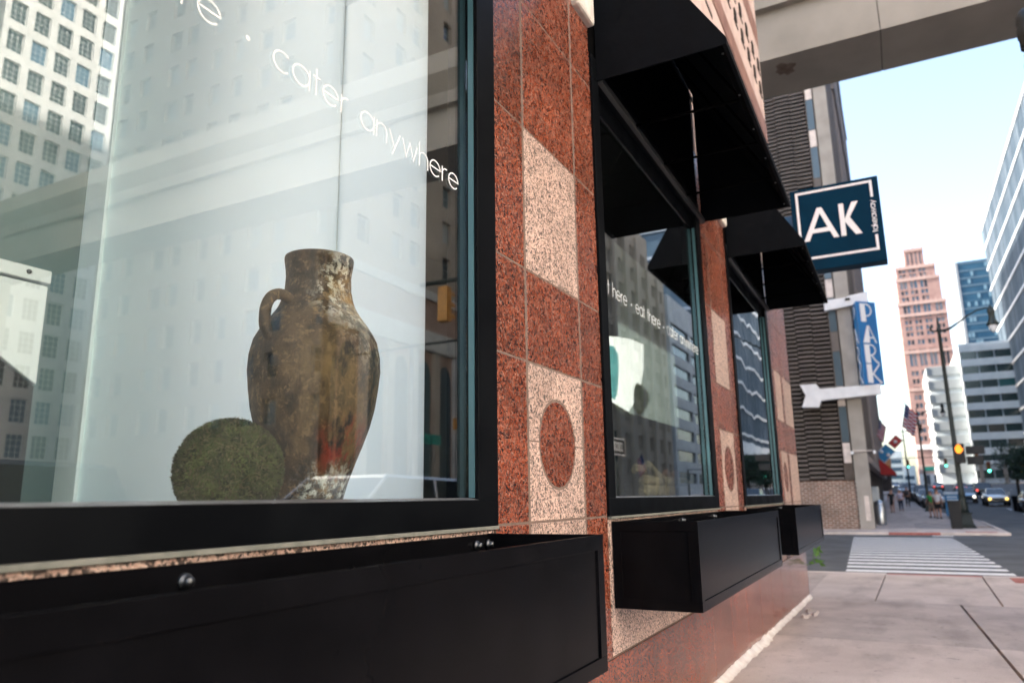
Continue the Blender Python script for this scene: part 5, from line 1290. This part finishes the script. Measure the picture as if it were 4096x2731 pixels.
car(95, -12.6, P_, paint('grey5', (.07,.08,.10)), 'dim blue black car behind the slate grey one', 'sedan')
# kerbside near the camera: only their reflections are seen
vn = car(10.4, -4.95, P_, paint('pearl', (.62,.64,.66)), 'pearl white van at the kerb, its roof line mirrored low in the nearest window', 'van', grp='vehicles mirrored in the shop glass', head=M_HEADO)
vb = car(3.6, -6.4, P_, paint('black3', (.02,.022,.026)), 'black van with red lights mirrored at the lower left of the glass', 'van', grp='vehicles mirrored in the shop glass', tail=M_TAIL)

vn.scale = (1.12, 1.12, 1.12); vb.scale = (1.2, 1.2, 1.15)
for s_ in (1, -1):
    g = MB(); g.box(-2.19, -2.12, s_*.66-.05, s_*.66+.05, 1.30, 1.62, M_TAIL); o_ = g.build('tail_light', None); o_.parent = vb

# ================================================================ people
M_SKIN = mat('skin', (.42,.22,.15), .6); M_HAIRB = mat('hair_brown', (.07,.03,.018), .7); M_HAIRR = mat('hair_auburn', (.13,.045,.02), .7)
def skin_obj(name, verts, edges, rad, mt, parent, sub=1):
    me = bpy.data.meshes.new(name); me.from_pydata(verts, edges, []); me.materials.append(mt)
    o = bpy.data.objects.new(name, me); COL.objects.link(o)
    sk = o.modifiers.new('skin', 'SKIN'); sk.use_smooth_shade = True
    for i, r in enumerate(rad): me.skin_vertices[0].data[i].radius = (r, r) if not isinstance(r, tuple) else r
    me.skin_vertices[0].data[0].use_root = True
    if sub: ss = o.modifiers.new('sub', 'SUBSURF'); ss.levels = sub; ss.render_levels = sub
    o.parent = parent; return o
def mk_skin(name, verts, edges, rad, mt, parent, sub=1):
    me = bpy.data.meshes.new(name); me.from_pydata(verts, edges, [])
    o = bpy.data.objects.new(name, me); COL.objects.link(o)
    bm = bmesh.new(); bm.from_mesh(me); ly = bm.verts.layers.skin.verify(); bm.verts.ensure_lookup_table()
    for i, v in enumerate(bm.verts):
        r = rad[i]; v[ly].radius = (r, r) if not isinstance(r, tuple) else r; v[ly].use_root = (i == 0)
    bm.to_mesh(me); bm.free(); me.materials.append(mt)
    sk = o.modifiers.new('skin', 'SKIN'); sk.use_smooth_shade = True
    ss = o.modifiers.new('sub', 'SUBSURF'); ss.levels = sub; ss.render_levels = sub
    o.parent = parent
    return o
def person(x, y, h, face, lab, top, bottom, hair, shorts=False, stride=.12, arm=0.1, longhair=False, dress=False):
    t = empty('person', (0, 0, 0), lab, 'person'); s = h/1.75
    V, E_, Rd = [], [], []
    def add(p, r, j=None):
        V.append(p); Rd.append(r)
        if j is not None: E_.append((j, len(V)-1))
        return len(V)-1
    pel = add((0, 0, .95), .135); wa = add((0, 0, 1.10), .12, pel); ch = add((.01, 0, 1.30), .15, wa); sh = add((0, 0, 1.44), .10, ch); ne = add((.0, 0, 1.52), .055, sh)
    h1 = add((.015, 0, 1.60), .085, ne); h2 = add((.015, 0, 1.68), .095, h1); h3 = add((.01, 0, 1.74), .05, h2)
    nose = add((.115, 0, 1.625), .016, h1)
    for sd in (1, -1):
        ear = add((.0, .088*sd, 1.64), .018, h1)
        s1 = add((0, .17*sd, 1.42), .062, sh); e1 = add((-.02+arm*.2, .24*sd, 1.15), .045, s1); w1 = add((.06+arm*sd, .25*sd, .90), .030, e1)
        pm = add((.08+arm*sd, .25*sd, .85), .033, w1)
        for q, (dx, ln) in enumerate(((-.028, .085), (-.010, .095), (.010, .09), (.028, .075))):
            f1 = add((.085+arm*sd+dx, .25*sd, .80), .009, pm); add((.095+arm*sd+dx, .245*sd, .81-ln), .008, f1)
        th_ = add((.125+arm*sd, .245*sd, .83), .010, pm); add((.14+arm*sd, .24*sd, .79), .009, th_)
        hp = add((0, .09*sd, .88), .095, pel); kn = add((.03+stride*.6*sd, .10*sd, .50), .060, hp); an = add((-.02+stride*1.2*sd, .10*sd, .09), .040, kn)
        hl = add((-.05+stride*1.2*sd, .10*sd, .04), .038, an); to = add((.15+stride*1.2*sd, .11*sd, .025), .028, an)
    mk_skin('body', V, E_, Rd, M_SKIN, t)
    # garments follow the same joints, slightly fuller
    g_ = lambda pts, ed, rd, nm, mt: mk_skin(nm, pts, ed, rd, mt, t)
    zb = .92
    tv = [(0, 0, zb), (0, 0, 1.10), (.01, 0, 1.30), (0, 0, 1.44)]; te = [(0, 1), (1, 2), (2, 3)]; tr_ = [.165, .15, .175, .12]
    for sd in (1, -1):
        tv += [(0, .17*sd, 1.425), (-.01, .215*sd, 1.24)]; te += [(3, len(tv)-2), (len(tv)-2, len(tv)-1)]; tr_ += [.078, .066]
    if dress: tv.append((0, 0, .55)); te.append((0, len(tv)-1)); tr_.append(.20)
    g_(tv, te, tr_, 'dress' if dress else 'shirt', top)
    if not dress:
        bv = [(0, 0, .98)]; be = []; br = [.155]
        for sd in (1, -1):
            i0 = len(bv); bv += [(0, .09*sd, .86), (.03+stride*.55*sd, .10*sd, .55)]; be += [(0, i0), (i0, i0+1)]; br += [.115, .085]
            if not shorts: bv.append((-.01+stride*1.15*sd, .10*sd, .12)); be.append((i0+1, len(bv)-1)); br.append(.055)
        g_(bv, be, br, 'shorts' if shorts else 'trousers', bottom)
    hv = [(-.02, 0, 1.70), (-.05, 0, 1.62)]+([(-.07, 0, 1.45)] if longhair else []); 
    g_(hv, [(i, i+1) for i in range(len(hv)-1)], [.10, .085]+([.07] if longhair else []), 'hair', hair)
    for sd in (1, -1):
        g = MB(); g.hexa([(-.08+stride*1.2*sd, .10*sd-.05, 0), (.20+stride*1.2*sd, .11*sd-.05, 0), (.20+stride*1.2*sd, .11*sd+.05, 0), (-.08+stride*1.2*sd, .10*sd+.05, 0), (-.07+stride*1.2*sd, .10*sd-.04, .09), (.16+stride*1.2*sd, .11*sd-.035, .06), (.16+stride*1.2*sd, .11*sd+.035, .06), (-.07+stride*1.2*sd, .10*sd+.04, .09)], mat('shoe_dark', (.02,.02,.022), .6))
        g.build('shoe', t, bevel=.015)
    t.scale = (s, s, s); t.location = (x, y, gz(x)+.002); t.rotation_euler.z = face
    return t
person(53.2, -1.86, 1.80, R(-15), 'man in white shirt and black shorts standing by the blue news rack', mat('cloth_white', (.66,.66,.70), .8), mat('cloth_black', (.012,.012,.015), .8), M_HAIRR, shorts=True, stride=.04)
person(54.4, -1.55, 1.68, R(20), 'person in bright green top half hidden behind the white shirted man', mat('cloth_green', (.03,.30,.07), .8), mat('cloth_khaki', (.30,.24,.18), .8), M_HAIRB, shorts=True, stride=.05)
person(61.8, .75, 1.66, R(175), 'person in long black dress walking close to the left buildings', mat('cloth_black2', (.010,.010,.012), .8), mat('cloth_black', (.012,.012,.015), .8), M_HAIRB, dress=True, longhair=True, stride=.15)
person(64.5, .18, 1.62, R(180), 'person in lavender top and dark trousers walking with an arm out', mat('cloth_lavender', (.50,.46,.58), .8), mat('cloth_navy', (.02,.03,.06), .8), M_HAIRB, longhair=True, stride=.2, arm=.15)
person(74, -.35, 1.70, R(0), 'distant dark clothed person beside the parked cars', mat('cloth_grey', (.05,.05,.06), .8), mat('cloth_black', (.012,.012,.015), .8), M_HAIRB, stride=.1)

# ================================================================ trees at the right edge of the road
M_TLEAF = noisy('tree_leaf', (.020,.045,.030), (.05,.095,.055), 2, .7); M_TLEAF2 = mat('tree_leaf_b', (.035,.07,.035), .7)
M_BARK = noisy('bark', (.04,.03,.022), (.08,.06,.045), 8, .9)
def tree(x, y, H, Rr, lab, sd):
    rr = random.Random(sd); t = empty('street_tree', (x, y, gz(x)), lab, 'tree', 'dark street trees on the right')
    g = MB(); z = gz(x); g.tube([(x, y, z-.1), (x+.05, y, z+H*.3), (x, y+.1, z+H*.55)], [.16, .12, .08], M_BARK, 8)
    cl = []
    for k in range(9):
        a = rr.uniform(0, 6.28); e = Vector((x+math.cos(a)*Rr*rr.uniform(.3, .8), y+math.sin(a)*Rr*rr.uniform(.3, .8), z+H*rr.uniform(.5, .92)))
        g.tube([(x, y, z+H*rr.uniform(.25, .45)), ((x+e.x)/2, (y+e.y)/2, e.z-.5), e], [.06, .04, .02], M_BARK, 6); cl.append(e)
    g.build('trunk', t)
    g = MB()
    for k in range(26): cl.append(Vector((x+rr.gauss(0, .42)*Rr, y+rr.gauss(0, .42)*Rr, z+H*rr.uniform(.38, 1.0))))
    for c in cl:
        for q in range(55):
            d = Vector((rr.gauss(0, 1), rr.gauss(0, 1), rr.gauss(0, .7))); p = c+d*Rr*.16
            a = Vector((rr.uniform(-1, 1), rr.uniform(-1, 1), rr.uniform(-1, 1))).normalized(); b_ = a.cross(Vector((rr.uniform(-1, 1), .3, 1))).normalized(); l = rr.uniform(.10, .2)
            g.faces([p-a*l, p+b_*l*.45, p+a*l, p-b_*l*.45], [(0,1,2,3)], M_TLEAF if q % 3 else M_TLEAF2)
    g.build('crown', t)
tree(92, -10.6, 5.6, 2.0, 'dark leafy street tree left of the frame edge, above parked cars', 1)
tree(86, -11.6, 5.2, 1.9, 'dark leafy street tree cut by the right frame edge', 2)
tree(112, -14.5, 5.5, 2.0, 'small dark street tree farther back under the striped building', 3)
